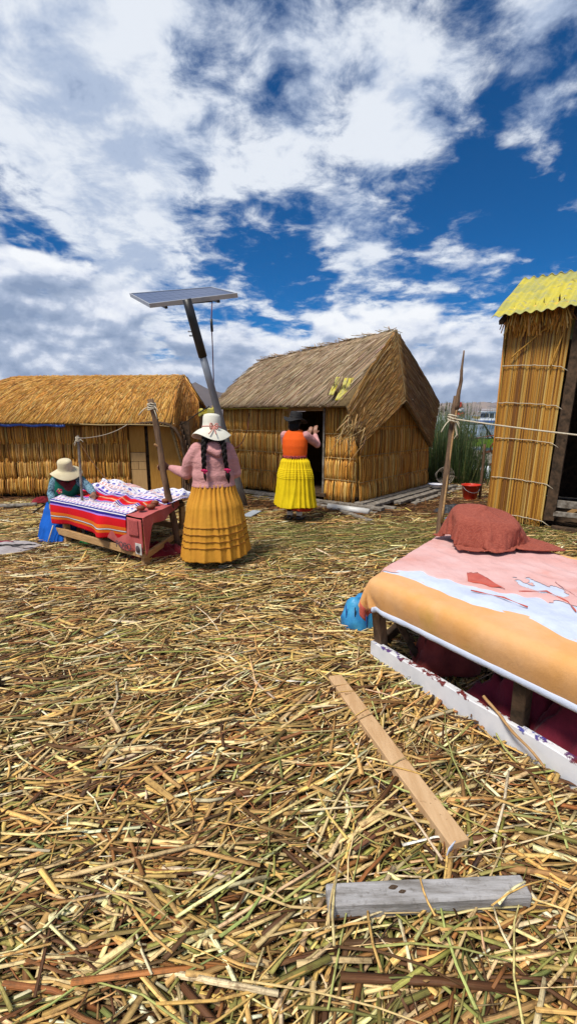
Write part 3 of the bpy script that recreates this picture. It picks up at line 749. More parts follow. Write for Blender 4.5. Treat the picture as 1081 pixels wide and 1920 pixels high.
for k, (a_, b_) in enumerate((((957, 672), (1052, 590)), ((1030, 690), (1072, 580)), ((975, 640), (990, 590)))):
    sa, za = on_wall(*a_, G0 + nG * .06, w); sb, zb = on_wall(*b_, G0 + nG * .06, w)
    stick('loose_stalk', G0 + nG * .07 + w * sa + Vector((0, 0, za - G0.z)), G0 + nG * .07 + w * sb + Vector((0, 0, zb - G0.z)), .010, .008, SM[0], hutC, seed=k)
n = 150
ss = rng.uniform(0, s1_, n); P0 = np.array(G0)[None] + np.array(w) * ss[:, None] + np.array(nG) * .05; P0[:, 2] = EH + .12
P1 = P0 + np.array(w) * rng.normal(.0, .05, (n, 1)) + np.array(nG) * rng.uniform(.0, .08, (n, 1)); P1[:, 2] = EH - rng.uniform(.1, .28, n)
stems('thatch_fringe', P0, P1, .014, .012, M['reed'], hutC, 5, 1, None, palette(n, REEDC, wt5), np.array(nG))['kind'] = 'stuff'
# doorway: post, sill boards, dark room behind
bar('door_post', G0 + w * (s1_ + .075), G0 + w * (s1_ + .165) + Vector((0, 0, EH - G0.z)), .13, .09, M['dark_wood'], hutC, nG, rough=.006)
bar('door_post', G0 + w * (s1_ + 1.15), G0 + w * (s1_ + 1.15) + Vector((0, 0, EH - G0.z)), .10, .09, M['dark_wood'], hutC, nG)
for k, (u, v, th_, mt) in enumerate(((1045, 945, .10, 'old_wood'), (1045, 963, .06, 'old_wood'), (1045, 1000, .09, 'dark_wood'))):
    s_, z_ = on_wall(u, v, G0, w); z_ = max(z_, .05)
    bar('sill_board', G0 + w * (s1_ + .12) + nG * (-.02 + .03 * k) + Vector((0, 0, z_ - G0.z)), G0 + w * (s1_ + 1.2) + nG * (-.02 + .03 * k) + Vector((0, 0, z_ - G0.z)), .05 + .02 * k, th_, M[mt], hutC, rough=.008, seed=k)
bar('brace', G0 + w * (s1_ + .25) - nG * .25 + Vector((0, 0, .05)), G0 + w * (s1_ + .55) - nG * .1 + Vector((0, 0, .30)), .06, .06, M['wood'], hutC)
iw = -nG
def quad(name, pts, mat):
    q_ = local(hutC); return mesh(name, [Vector(p) - q_ for p in pts], [(0, 1, 2, 3)], mat, hutC)
DP = 2.6; WW = s1_ + 2.6
def gp(s_, dpt, z_): 
    p = G0 + w * s_ + iw * dpt; return Vector((p.x, p.y, z_))
wall_board('end_wall', hutC, gp(0.02, .05, .12), iw, 0, DP, .12, EH, -w, M['backing'], back=.03)
wall_board('end_wall', hutC, gp(WW, .05, .12), iw, 0, DP, .12, EH, w, M['backing'])
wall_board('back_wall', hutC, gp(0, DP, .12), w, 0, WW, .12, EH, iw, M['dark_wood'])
wall_board('wall_backing', hutC, gp(s1_ + 1.2, 0, .12), w, 0, WW - s1_ - 1.2, .12, EH, nG, M['backing'])
reed_wall(hutC, gp(s1_ + 1.2, 0, .12), w, 0, WW - s1_ - 1.2, .12, lambda s: EH, nG, [0, .25, .5, .75, 1.0], 60, .02, REEDC, wt5, M['cord'])
quad('floor', [gp(0, .05, .10), gp(WW, .05, .10), gp(WW, DP, .10), gp(0, DP, .10)], M['dark_wood'])
# end-wall reeds seen edge on
n = 120
dp_ = rng.uniform(0, 1.6, n); P0 = np.array([gp(-.01, q_, .1) for q_ in dp_]) + rng.normal(0, .01, (n, 3)); P1 = P0 + [0, 0, EH - .12]
stems('reed_mat', P0, P1, .022, .02, M['reed'], hutC, 5, 2, rng.normal(0, .012, (n, 3)), palette(n, REEDC, wt5), -np.array(w), True)['kind'] = 'stuff'
# corrugated roof
m, t, b = nodes_of('yellow_corrugated_sheet')
f1 = nz(t, 2.2, 6, .65); f2 = nz(t, 11, 5, .6)
c_ = mixc(t, rng_map(t, f1, .42, .60), (.52, .44, .04), (.34, .33, .09)); c_ = mixc(t, rng_map(t, f2, .56, .68), c_, (.27, .27, .20)); c_ = mixc(t, rng_map(t, nz(t, 5, 4), .66, .74), c_, (.10, .07, .03))
t.links.new(c_, b.inputs['Base Color']); b.inputs['Roughness'].default_value = .6; bump(t, b, f2, .2, .01)
M['corrug'] = m
tgt = ray(1081, 484); org = gp(-.14, -.30, EH + .02)
# slope so that the near rake climbs to where it leaves the frame
best = min(((abs((540.5 + FPX * p.x / (p.y * CP - (p.z - EYE) * SP)) - 1081) + abs(960 - FPX * ((p.z - EYE) * CP + p.y * SP) / (p.y * CP - (p.z - EYE) * SP) - 482), sl) for sl in [q_ * .01 for q_ in range(20, 130)] for L_ in [q_ * .05 for q_ in range(20, 60)] for p in [org + iw * L_ + Vector((0, 0, sl * L_))]))[1]
def fn(u, v):
    s_ = -.14 + u * (WW + .3); dpt = -.30 + v * 1.65
    z_ = EH + .02 + best * (dpt + .30) + .016 * math.sin(s_ * 2 * math.pi / .125) + .05 * mn.noise(Vector((s_ * 1.1, dpt * 1.3, 4))) - .10 * max(0, .22 - u * 2.2) * (1 - v)
    return gp(s_, dpt, z_)
sheet('roof_sheet', fn, 300, 20, M['corrug'], hutC, .006)
def fn(u, v):
    s_ = -.14 + u * (WW + .3); dpt = 1.35 + v * 1.6
    return gp(s_, dpt, EH + .02 + best * (1.65 - v * 1.6) + .022 * math.sin(s_ * 2 * math.pi / .125))
sheet('roof_sheet', fn, 200, 8, M['corrug'], hutC, .006)
for k in range(3):
    bar('rafter', gp(-.02 + k * 1.2, -.24, EH - .08), gp(-.02 + k * 1.2, 1.35, EH - .08 + best * 1.6), .06, .06, M['dark_wood'], hutC)
bar('eave_beam', gp(-.04, .06, EH + .03), gp(WW, .06, EH + .03), .05, .20, M['dark_wood'], hutC)
# ------------------------------------------------------------------ covered tables and ground litter
def cloth_mat(name, c1, c2, scale=5, rough=.9, weave=260, stain=None):
    m, t, b = nodes_of(name)
    c_ = mixc(t, rng_map(t, nz(t, scale, 6, .6), .35, .65), c1, c2)
    if stain: c_ = mixc(t, rng_map(t, nz(t, scale * .8, 5, .6, stretch=(1, 1.3, .8)), .55, .72, 0, .75), c_, stain)
    t.links.new(c_, b.inputs['Base Color']); b.inputs['Roughness'].default_value = rough; b.inputs['Specular IOR Level'].default_value = .15
    b.inputs['Sheen Weight'].default_value = .15
    hh = t.nodes.new('ShaderNodeMath'); hh.operation = 'MULTIPLY_ADD'; t.links.new(nz(t, 17, 5, .6, stretch=(1, 1, .5)), hh.inputs[0]); hh.inputs[1].default_value = 4.0; t.links.new(nz(t, weave, 3, .6), hh.inputs[2])
    bump(t, b, hh.outputs[0], .45, .004); return m
M['orange_cloth'] = cloth_mat('orange_sheet', (.66, .33, .105), (.70, .40, .19), 3, stain=(.52, .30, .05))
M['white_cloth'] = cloth_mat('white_fleece', (.55, .61, .74), (.48, .54, .68), 9)
M['pink_cloth'] = cloth_mat('worn_pink_sheet', (.62, .33, .30), (.68, .43, .41), 4, stain=(.58, .25, .20))
M['red_cloth'] = cloth_mat('faded_red_cloth', (.55, .12, .08), (.42, .07, .05), 8)
M['maroon'] = cloth_mat('maroon_cloth', (.22, .02, .04), (.13, .014, .025), 6)
M['brick_cloth'] = cloth_mat('brick_red_fleece', (.30, .055, .045), (.20, .035, .03), 10)
M['salmon'] = cloth_mat('salmon_towel', (.48, .10, .09), (.40, .07, .065), 6)
M['red_deep'] = cloth_mat('dark_red_rag', (.22, .012, .02), (.14, .01, .015), 6)
M['grey_cloth'] = cloth_mat('grey_blanket_cloth', (.42, .39, .38), (.30, .27, .27), 5)
m, t, b = nodes_of('russet_sackcloth')
tcx = t.nodes.new('ShaderNodeTexCoord')
w1 = t.nodes.new('ShaderNodeTexWave'); w1.inputs['Scale'].default_value = 60; w1.inputs['Distortion'].default_value = 1.5; t.links.new(tcx.outputs['Object'], w1.inputs[0])
mp = t.nodes.new('ShaderNodeMapping'); mp.inputs['Rotation'].default_value = (0, 0, 1.6); t.links.new(tcx.outputs['Object'], mp.inputs[0])
w2 = t.nodes.new('ShaderNodeTexWave'); w2.inputs['Scale'].default_value = 60; w2.inputs['Distortion'].default_value = 1.5; t.links.new(mp.outputs[0], w2.inputs[0])
wv = mixc(t, 1.0, w1.outputs['Color'], w2.outputs['Color'], 'MULTIPLY')
rw = t.nodes.new('ShaderNodeRGBToBW'); t.links.new(wv, rw.inputs[0])
c_ = mixc(t, rng_map(t, nz(t, 70, 5, .7), .35, .65), (.24, .040, .022), (.36, .085, .05)); c_ = mixc(t, rng_map(t, rw.outputs[0], .45, .95, 0, .45), c_, (.52, .21, .15))
t.links.new(c_, b.inputs['Base Color']); b.inputs['Roughness'].default_value = .85; bump(t, b, rw.outputs[0], .5, .006)
M['sack'] = m
def settle(colliders, verts, faces, frames, bend, pins=None, mass=.35, stiff=20, shear=6.0, fric=25, grow=0.0):
    """let a cloth fall over solid things and come to rest; returns the settled mesh"""
    cols = []
    for vs, fs, bev in colliders:
        me = bpy.data.meshes.new('collider'); me.from_pydata([tuple(v) for v in vs], [], fs)
        if bev:
            bm = bmesh.new(); bm.from_mesh(me); bmesh.ops.recalc_face_normals(bm, faces=bm.faces[:]); bmesh.ops.bevel(bm, geom=bm.edges[:], offset=bev, segments=4, profile=.5, affect='EDGES'); bm.to_mesh(me); bm.free()
        o = bpy.data.objects.new('collider', me); COL.objects.link(o); cols.append(o)
        o.modifiers.new('col', 'COLLISION'); o.collision.thickness_outer = .006; o.collision.cloth_friction = fric
    me = bpy.data.meshes.new('cloth'); me.from_pydata([tuple(v) for v in verts], [], faces); ob = bpy.data.objects.new('cloth', me); COL.objects.link(ob)
    md = ob.modifiers.new('cloth', 'CLOTH'); st = md.settings
    st.quality = 5; st.mass = mass; st.tension_stiffness = stiff; st.compression_stiffness = stiff; st.shear_stiffness = shear; st.bending_stiffness = bend; st.air_damping = 1.0
    st.shrink_min = -grow
    if pins:
        vg = ob.vertex_groups.new(name='pin'); vg.add(pins, 1.0, 'REPLACE'); st.vertex_group_mass = 'pin'
    md.collision_settings.distance_min = .005; md.collision_settings.use_self_collision = False; md.collision_settings.collision_quality = 2
    md.point_cache.frame_start = 1; md.point_cache.frame_end = frames + 1
    for f in range(1, frames + 1): scene.frame_set(f)
    dg = bpy.context.evaluated_depsgraph_get(); out = bpy.data.meshes.new_from_object(ob.evaluated_get(dg))
    for o in cols + [ob]: bpy.data.objects.remove(o)
    scene.frame_set(1)
    return out
def cloth_object(name, me, mat, parent, thick=.006, smooth_it=2, sub=1):
    o_ = local(parent)
    for v in me.vertices: v.co = v.co - o_
    me.materials.clear(); me.materials.append(mat); me.polygons.foreach_set('use_smooth', [True] * len(me.polygons))
    ob = link(bpy.data.objects.new(name, me), parent)
    if smooth_it: m_ = ob.modifiers.new('ease', 'SMOOTH'); m_.iterations = smooth_it; m_.factor = .5
    if sub: m_ = ob.modifiers.new('sub', 'SUBSURF'); m_.levels = m_.render_levels = sub
    m_ = ob.modifiers.new('solid', 'SOLIDIFY'); m_.thickness = thick; m_.offset = 1
    return ob
# ---- right table
A_ = at(690, 1092, z=.60); D_ = at(838, 1000, z=.60)
ad = Vector((.555, -.832, 0)).normalized(); bd = (D_ - A_); Wd = bd.length; bd.normalize(); bd.z = 0
Lb = 2.0
def BP(a_, b_, z_): 
    p = A_ + ad * a_ + bd * b_; return Vector((p.x, p.y, z_))
bed = empty('display_table', tuple(BP(.06, .05, 0)), 0, 'low timber display table draped in orange and pink sheets at the right', 'table')
pl0, pl1 = at(697, 1240, z=.0), at(1081, 1487, z=0)
pdir = (pl1 - pl0).normalized(); pl1 = pl0 + pdir * 2.1
m, t, b = nodes_of('chipped_white_paint')
sepx = t.nodes.new('ShaderNodeSeparateXYZ'); tcx = t.nodes.new('ShaderNodeTexCoord'); t.links.new(tcx.outputs['Object'], sepx.inputs[0])
chip = nz(t, 14, 6, .7); f_ = t.nodes.new('ShaderNodeMath'); f_.operation = 'ADD'; t.links.new(rng_map(t, sepx.outputs[2], .10, .155, 0, .30), f_.inputs[0]); t.links.new(chip, f_.inputs[1])
chipc = mixc(t, rng_map(t, nz(t, 2.5, 2), .45, .55), (.03, .05, .30), (.14, .02, .02))
c_ = mixc(t, rng_map(t, f_.outputs[0], .80, .84), mixc(t, rng_map(t, nz(t, 6, 6), .4, .7), (.72, .72, .74), (.56, .57, .60)), chipc)
t.links.new(c_, b.inputs['Base Color']); b.inputs['Roughness'].default_value = .6
M['white_paint'] = m
up = Vector((0, 0, 1))
bar('base_board', pl0 + up * .085, pl1 + up * .085, .045, .14, M['white_paint'], bed, rough=.004)
pb = pl0 + bd * (Wd * .98) + up * .085
bar('base_board', pl0 + up * .07 + bd * .03, pb, .045, .10, M['dark_wood'], bed)
bar('base_board', pb, pb + pdir * 2.1, .045, .10, M['dark_wood'], bed)
for (a_, b_) in ((.05, .05), (1.0, .05), (1.92, .05), (.05, Wd - .06), (1.92, Wd - .06)):
    p = pl0 + pdir * a_ + bd * (b_ + .02); q_ = BP(a_, b_, .5)
    bar('leg', Vector((p.x, p.y, .02)), Vector((q_.x, q_.y, .52)), .065, .065, M['dark_wood'] if b_ > .1 or a_ > .5 else M['pole_wood'], bed, ad)
bar('brace', BP(.12, .10, .46), BP(.30, .32, .05), .05, .04, M['dark_wood'], bed)
V = [BP(.02, .03, z_) - local(bed) if False else BP(a_, b_, z_) - local(bed) for z_ in (.52, .56) for a_, b_ in ((.02, .03), (Lb, .03), (Lb, Wd - .02), (.02, Wd - .02))]
mesh('table_board', V, [(0, 3, 2, 1), (4, 5, 6, 7), (0, 1, 5, 4), (1, 2, 6, 5), (2, 3, 7, 6), (3, 0, 4, 7)], M['dark_wood'], bed)
# orange sheet, let fall over the padded table top
ZT = .635
pad = [BP(a_, b_, z_) for z_ in (.50, ZT - .012) for a_, b_ in ((.0, .0), (Lb + .3, .0), (Lb + .3, Wd), (.0, Wd))]
BOXF = [(0, 3, 2, 1), (4, 5, 6, 7), (0, 1, 5, 4), (1, 2, 6, 5), (2, 3, 7, 6), (3, 0, 4, 7)]
mesh('padding', [BP(a_, b_, z_) - local(bed) for z_ in (.565, ZT - .035) for a_, b_ in ((.03, .03), (Lb, .03), (Lb, Wd - .03), (.03, Wd - .03))], BOXF, M['orange_cloth'], bed)
NX, NY = 104, 62; vs, fs = [], []
A0c, A1c, B0c, B1c = -.15, Lb + .04, -.165, Wd + .02
for j in range(NY + 1):
    for i in range(NX + 1):
        a_, b_ = A0c + (A1c - A0c) * i / NX, B0c + (B1c - B0c) * j / NY
        vs.append(BP(a_, b_, ZT + .012 + .006 * mn.noise(Vector((a_ * 4, b_ * 4, 5)))))
for j in range(NY):
    for i in range(NX): q_ = j * (NX + 1) + i; fs.append((q_, q_ + 1, q_ + NX + 2, q_ + NX + 1))
ome = settle([(pad, BOXF, .045)], vs, fs, 34, 1.2, [NY * (NX + 1) + i for i in range(12, NX + 1)], mass=.5, fric=15, grow=.014)
ofront = [v.co.copy() for v in ome.vertices[:NX + 1]]; oside = [ome.vertices[j * (NX + 1)].co.copy() for j in range(NY + 1)]
cloth_object('orange_sheet', ome, M['orange_cloth'], bed, .005, 1, 1)
def along(path, t_):
    f_ = t_ * (len(path) - 1); i = min(int(f_), len(path) - 2); return path[i].lerp(path[i + 1], f_ - i)
def drape(u, v): return along(ofront, u)
def drape2(u, v): return along(oside, u)
def fn(u, v):
    p = along(ofront, .06 + .94 * u); return p + Vector((0, 0, .016 - v * .032)) + (-bd) * (.004 + .008 * math.sin(v * 3.1)) + up * .004 * mn.noise(Vector((u * 30, v, 3)))
sheet('white_hem', fn, 110, 4, M['white_cloth'], bed, .006)
# red lining peeping out at the near corner
def fn(u, v):
    p = drape(.005 + u * .16, 0.0); return p + Vector((0, 0, .02 - v * (.075 - .05 * u))) + bd * (.01 + .03 * v) - ad * (.02 * (1 - u))
sheet('red_lining', fn, 16, 5, M['red_cloth'], bed, .006)
def fn(u, v):
    p = drape2(u * .22, 0.0); return p + Vector((0, 0, .03 - v * .085 * (1 - .5 * u))) + ad * .012
sheet('red_lining', fn, 14, 5, M['red_cloth'], bed, .006)
def top_z(a_, b_): 
    # soft mattress-like top, rounded off at its edges
    ed = min(a_ + .02, b_ + .02); 
    return ZT + .006 - .03 * max(0, 1 - ed / .08) ** 2
def wave(a_, s, k): return .05 * mn.noise(Vector((a_ * 2.2 * k, s, 0))) + .018 * mn.noise(Vector((a_ * 8 * k, s, 3)))
def white_front(a_): return .14 + .05 * min(1, a_ / .4) + wave(a_, 1.0, 1.2) + .05 * math.exp(-((a_ - .95) / .12) ** 2)
def sheet_top(front, back, a0f, a1, h, seed, wr=.008):
    def fn(u, v):
        b0_ = None
        a_ = a0f(v) + u * (a1 - a0f(v)); f0 = front(a_); b_ = f0 + v * (back - f0)
        fold = abs(mn.noise(Vector((a_ * 4 + b_ * 3, b_ * 4 - a_ * 2, seed)))); fold2 = mn.noise(Vector((a_ * 14, b_ * 14, seed + 4)))
        z_ = top_z(a_, b_) + h + wr * (1 - 2 * fold) + wr * .5 * fold2 - (.012 if v < .02 else 0)
        if b_ > Wd - .03: z_ -= (b_ - Wd + .03) * .9
        if a_ < 0.02: z_ -= (0.02 - a_) * .8
        return BP(a_, b_, z_)
    return fn
sheet('white_sheet', sheet_top(white_front, Wd + .06, lambda v: -.05 + .04 * math.sin(v * 9), Lb, .004, 3), 110, 60, M['white_cloth'], bed, .008)
def pink_front(a_):
    base = white_front(a_) + .10 + .16 * min(1, max(0, (a_ - .25) / .7)) + .06 * mn.noise(Vector((a_ * 5, 9, 1))) + .03 * mn.noise(Vector((a_ * 14, 2, 1)))
    if a_ < .25: base -= .085 * (1 - a_ / .25)
    return base
def pink_hole(a_, b_):
    d1 = ((a_ - .93) / .15) ** 2 + ((b_ - .72) / .10) ** 2; d2 = ((a_ - 1.22) / .20) ** 2 + ((b_ - .50) / .07) ** 2
    nn_ = 1.5 * mn.noise(Vector((a_ * 5, b_ * 5, 5))) + .8 * mn.noise(Vector((a_ * 13, b_ * 13, 5))) + .3 * mn.noise(Vector((a_ * 34, b_ * 34, 5)))
    return min(d1, d2) < 1 + nn_
po = sheet('pink_sheet', sheet_top(pink_front, Wd + .09, lambda v: -.06 + .05 * math.sin(v * 7 + 2), Lb, .0095, 3, .008), 260, 140, M['pink_cloth'], bed, .002)
bm = bmesh.new(); bm.from_mesh(po.data); dele = []
for f_ in bm.faces:
    c_ = f_.calc_center_median() + local(bed) - A_
    M2 = Matrix(((ad.x, bd.x), (ad.y, bd.y))).inverted() @ Vector((c_.x, c_.y))
    if pink_hole(M2[0], M2[1]): dele.append(f_)
bmesh.ops.delete(bm, geom=dele, context='FACES'); bm.to_mesh(po.data); bm.free()
def fn(u, v):
    a_, b_ = .56 + u * .22 * (1 - .75 * v) - .05 * v, .42 + v * .13 + .05 * u + .03 * mn.noise(Vector((u * 4, 1, 1)))
    return BP(a_, b_, top_z(a_, b_) + .020 + .006 * mn.noise(Vector((u * 4, v * 4, 2))) + .006 * (1 - v) * u)
sheet('red_scrap', fn, 12, 8, M['red_cloth'], bed, .004)
for k, pts in enumerate((((.85, .52), (.98, .66), (1.10, .60), (1.16, .48)), ((1.0, .86), (1.12, .74), (1.2, .6), (1.35, .55)), ((.62, .30), (.8, .36), (.96, .34)))):
    P_ = []
    for i in range(len(pts) - 1):
        for q_ in range(6):
            x_ = pts[i][0] + (pts[i + 1][0] - pts[i][0]) * q_ / 6; y_ = pts[i][1] + (pts[i + 1][1] - pts[i][1]) * q_ / 6
            P_.append(BP(x_, y_, top_z(x_, y_) + .018))
    tube('torn_strip', P_, [.003 + .002 * math.sin(i * 1.3) for i in range(len(P_))], M['red_cloth'] if k != 1 else M['pink_cloth'], bed, 6, .4)
# russet bundle: sackcloth thrown over a shallow tray
bc = at(912, 1022, z=ZT + .02)
bundle = empty('covered_tray', (bc.x, bc.y, ZT + .035), R(-8), 'russet sackcloth thrown over a tray on the pink sheet', 'bundle')
n_ = 28; tv, tf = [], []
for rr, z_ in ((.245, -.0), (.235, .08), (.215, .19), (.195, .215), (.02, .235)):
    for k in range(n_):
        a_ = 2 * math.pi * k / n_; se = (abs(math.cos(a_)) ** 3 + abs(math.sin(a_)) ** 3) ** (-1 / 3); lb_ = 1 + (.20 * math.sin(3 * a_ + .6) + .14 * math.sin(5 * a_ + 2)) * max(0, 1 - z_ / .2); tv.append(Vector((rr * se * math.cos(a_) * 1.02 * lb_ - .03, rr * se * math.sin(a_) * .80 * lb_, z_ + (.03 * math.sin(a_) - .03 * math.cos(a_)) * (z_ > .1))))
for i in range(4):
    for k in range(n_): tf.append((i * n_ + k, i * n_ + (k + 1) % n_, (i + 1) * n_ + (k + 1) % n_, (i + 1) * n_ + k))
tf.append(tuple(4 * n_ + k for k in range(n_)))
NX, NY = 74, 60; vs, fs = [], []
for j in range(NY + 1):
    for i in range(NX + 1):
        x_, y_ = (i / NX - .44) * .90, (j / NY - .5) * .70
        x_, y_ = x_ * math.cos(.3) - y_ * math.sin(.3), x_ * math.sin(.3) + y_ * math.cos(.3)
        vs.append(Vector((x_, y_, .285 + .02 * mn.noise(Vector((x_ * 5, y_ * 5, 3))) + .03 * abs(y_))))
for j in range(NY):
    for i in range(NX): q_ = j * (NX + 1) + i; fs.append((q_, q_ + 1, q_ + NX + 2, q_ + NX + 1))
sme = settle([([Vector((x_, y_, 0)) for x_, y_ in ((-1, -1), (1, -1), (1, 1), (-1, 1))], [(0, 1, 2, 3)], 0), (tv, tf, 0)], vs, fs, 46, .5, grow=.12)
for v in sme.vertices: v.co = v.co + local(bundle)
cloth_object('sackcloth', sme, M['sack'], bundle, .007, 2, 1)
lathe('tray', [(.001, 0), (.12, 0), (.15, .15), (.14, .15), (.11, .01)], M['dark_wood'], bundle, loc=Vector(bundle.location), sides=24)
# heaps of cloth
def heap(name, c, rx, ry, h, mat, seed, rz=0.0, flat=0.0, label=None, cat=None, parent=None, lob=.3, thick=.006, group=None):
    V, F = [], []; NU, NV = 72, 26
    for j in range(NV + 1):
        k = max(.003, j / NV)
        for i in range(NU):
            a_ = 2 * math.pi * i / NU; cx, sx = math.cos(a_), math.sin(a_)
            wob = 1 + lob * mn.noise(Vector((cx * 1.4, sx * 1.4, seed))) * k + .10 * lob * math.sin(a_ * 9 + seed) * k
            x_, y_ = rx * k * wob * cx, ry * k * wob * sx
            rid = 1 - abs(mn.noise(Vector((x_ * 3.4 / rx, y_ * 2.2 / ry, seed + 3)))) * 2
            fin = mn.noise(Vector((x_ * 26, y_ * 26, seed)))
            z_ = h * ((1 - k ** 2.2) * (1 - flat) * (.50 + .62 * rid) + flat * .5 * rid * (1 - k ** 6)) + .10 * h * fin * (1 - k)
            V.append(Vector((x_, y_, max(z_, .004))))
    for j in range(NV):
        for i in range(NU): F.append((j * NU + i, (j + 1) * NU + i, (j + 1) * NU + (i + 1) % NU, j * NU + (i + 1) % NU))
    F.append(tuple(range(NU)))
    o = mesh(name, V, F, mat, parent, True); o.location = Vector(c) - local(parent); o.rotation_euler = (0, 0, rz)
    mo = o.modifiers.new('solid', 'SOLIDIFY'); mo.thickness = thick; mo.offset = 1
    return tag(o, label, cat, group)
def under(a_, b_, z_):
    p = pl0 + pdir * a_ + bd * (b_ + .16); return Vector((p.x, p.y, z_))
heap('crumpled_cloth', under(.45, .22, .05), .27, .18, .42, M['brick_cloth'], 21, .4, label='brick red fleece heaped under the near end of the draped table', cat='cloth')
heap('crumpled_cloth', under(1.0, .10, .045), .30, .17, .26, M['maroon'], 31, -.9, label='wine red cloth bunched under the draped table behind the white board', cat='cloth')
heap('crumpled_cloth', under(1.36, .10, .045), .32, .19, .33, M['maroon'], 37, -.6, label='dark maroon garment lying under the table at the right edge', cat='cloth')
heap('plastic_scrap', under(.42, .10, .05), .12, .03, .035, M['white_cloth'], 55, -.9, label='crumpled pale plastic strip in the straw under the table', cat='litter')
M['bottle'] = two('clear_orange_plastic', (.45, .16, .05), (.35, .10, .03), 8, .15, bumps=.1, spec=.6)
bt = empty('plastic_bottle', tuple(under(.24, .14, .075)), 0, 'small orange plastic bottle lying under the corner of the table', 'bottle')
P_ = [under(.20, .10, .085), under(.22, .12, .085), under(.245, .145, .085), under(.29, .19, .085), under(.31, .21, .085), under(.318, .218, .085), under(.335, .235, .085)]
tube('bottle_body', P_[:6], [.028, .033, .034, .033, .016, .013], M['bottle'], bt, 12); tube('cap', P_[5:], [.015, .015], M['white_cloth'], bt, 10)
a_ = stick('bamboo_cane', at(905, 1305, z=.20), at(1020, 1440, z=.09), .008, .006, M['wood'], None, 12, seed=3); tag(a_, 'thin pale cane leaning out from under the draped table', 'cane')
def ribbon(name, pts, w_, mat, parent, nrm=Vector((0, -1, 0))):
    pts = [Vector(p) for p in pts]; n_ = len(pts) - 1
    def fn(u, v):
        i = min(int(u * n_), n_ - 1); f_ = u * n_ - i
        return pts[i].lerp(pts[i + 1], f_) + Vector((0, 0, (v - .5) * w_ * (1 + .4 * math.sin(u * 11)))) + nrm * .01 * math.sin(u * 7 + v * 2)
    return sheet(name, fn, 24, 3, mat, parent, .004)
ribbon('hanging_strip', [at(905, 1235, Y=2.42), at(950, 1265, Y=2.25), at(985, 1310, Y=2.1), at(1030, 1345, Y=2.0), at(1090, 1370, Y=1.9)], .05, M['salmon'], bed)
# blue bag
M['blue_bag'] = two('blue_woven_plastic', (.02, .17, .42), (.05, .33, .58), 7, .4, bumps=.5, spec=.5, bscale=120)
bg_ = at(682, 1192, z=.01); bag = empty('plastic_bag', (bg_.x, bg_.y + .12, .02), .3, 'bright blue woven plastic bag slumped beside the draped table', 'bag')
def bagf(p, a_, i):
    k = 1 + .22 * mn.noise(Vector((math.cos(a_) * 1.8, math.sin(a_) * 1.8, p.z * 5))) + .18 * (1 - 2 * abs(mn.noise(Vector((math.cos(a_) * 2.4 + p.z * 3, math.sin(a_) * 2.4, p.z * 5 + 4)))))
    return Vector((p.x * k * 1.1 - .05 * p.z, p.y * k * .8, p.z * (1 + .16 * mn.noise(Vector((math.cos(a_), math.sin(a_), 3))))))
ob_ = lathe('bag_body', [(.001, 0), (.10, 0)] + [(.128 - .05 * (q_ / 20) ** 2, .012 + q_ * .0115) for q_ in range(20)] + [(.06, .255), (.03, .25), (.001, .245)], M['blue_bag'], bag, loc=Vector(bag.location), sides=40, fn=bagf)
for k in range(5):
    a_ = 3.4 + k * .62; P_ = []
    for z_ in (.03, .07, .12, .17, .21): P_.append(Vector(bag.location) + Vector((math.cos(a_) * .143 - .05 * z_, math.sin(a_) * .107, z_)))
    tube('seam', P_, .004, M['black'] if k % 2 else M['blue_sheet'], bag, 5)
# ---- left table with the striped cloth
T0, T1 = at(122, 1022, z=0), at(272, 1068, z=0)                               # front legs
td = (T1 - T0).normalized(); tn = Vector((-td.y, td.x, 0)); TLn = (T1 - T0).length
tab = empty('display_table', tuple(T0), 0, 'pale timber stall table under a striped woven cloth at the left', 'table')
TW = 1.15; HT = .58
tb2 = (at(352, 922, z=.6) - at(262, 968, z=.58)); tb2.z = 0; tb2.normalize()
def TP(a_, b_, z_):
    p = T0 + td * a_ + tb2 * b_ * 1.0; return Vector((p.x, p.y, z_))
for (a_, b_) in ((.05, .03), (TLn - .0, .03), (.05, TW), (TLn, TW)):
    bar('leg', TP(a_, b_, .0), TP(a_, b_, .52), .075, .05, M['wood'], tab, td)
zb = at(272, 1040, Y=T1.y).z
bar('rail', TP(-.12, -.02, .18), TP(TLn + .05, -.02, .18), .035, .085, M['wood'], tab)
bar('rail', TP(TLn + .045, .0, .17), TP(TLn + .045, TW, .17), .035, .07, M['wood'], tab)
bar('rail', TP(-.1, TW, .18), TP(TLn + .05, TW, .18), .035, .08, M['wood'], tab)
bar('rail', TP(TLn + .02, .0, .50), TP(TLn + .02, TW, .50), .035, .06, M['dark_wood'], tab)
V = [TP(a_, b_, z_) - local(tab) for z_ in (.52, .55) for a_, b_ in ((-.08, .02), (TLn + .02, .02), (TLn + .02, TW), (-.08, TW))]
mesh('table_board', V, [(0, 3, 2, 1), (4, 5, 6, 7), (0, 1, 5, 4), (1, 2, 6, 5), (2, 3, 7, 6), (3, 0, 4, 7)], M['dark_wood'], tab)
# striped weave
m, t, b = nodes_of('striped_weave')
uvn = t.nodes.new('ShaderNodeUVMap'); sp = t.nodes.new('ShaderNodeSeparateXYZ'); t.links.new(uvn.outputs[0], sp.inputs[0])
def tm(op, a_, b_=None):
    n_ = t.nodes.new('ShaderNodeMath'); n_.operation = op
    for i, q_ in enumerate((a_, b_)):
        if q_ is None: continue
        if isinstance(q_, bpy.types.NodeSocket): t.links.new(q_, n_.inputs[i])
        else: n_.inputs[i].default_value = q_
    return n_.outputs[0]
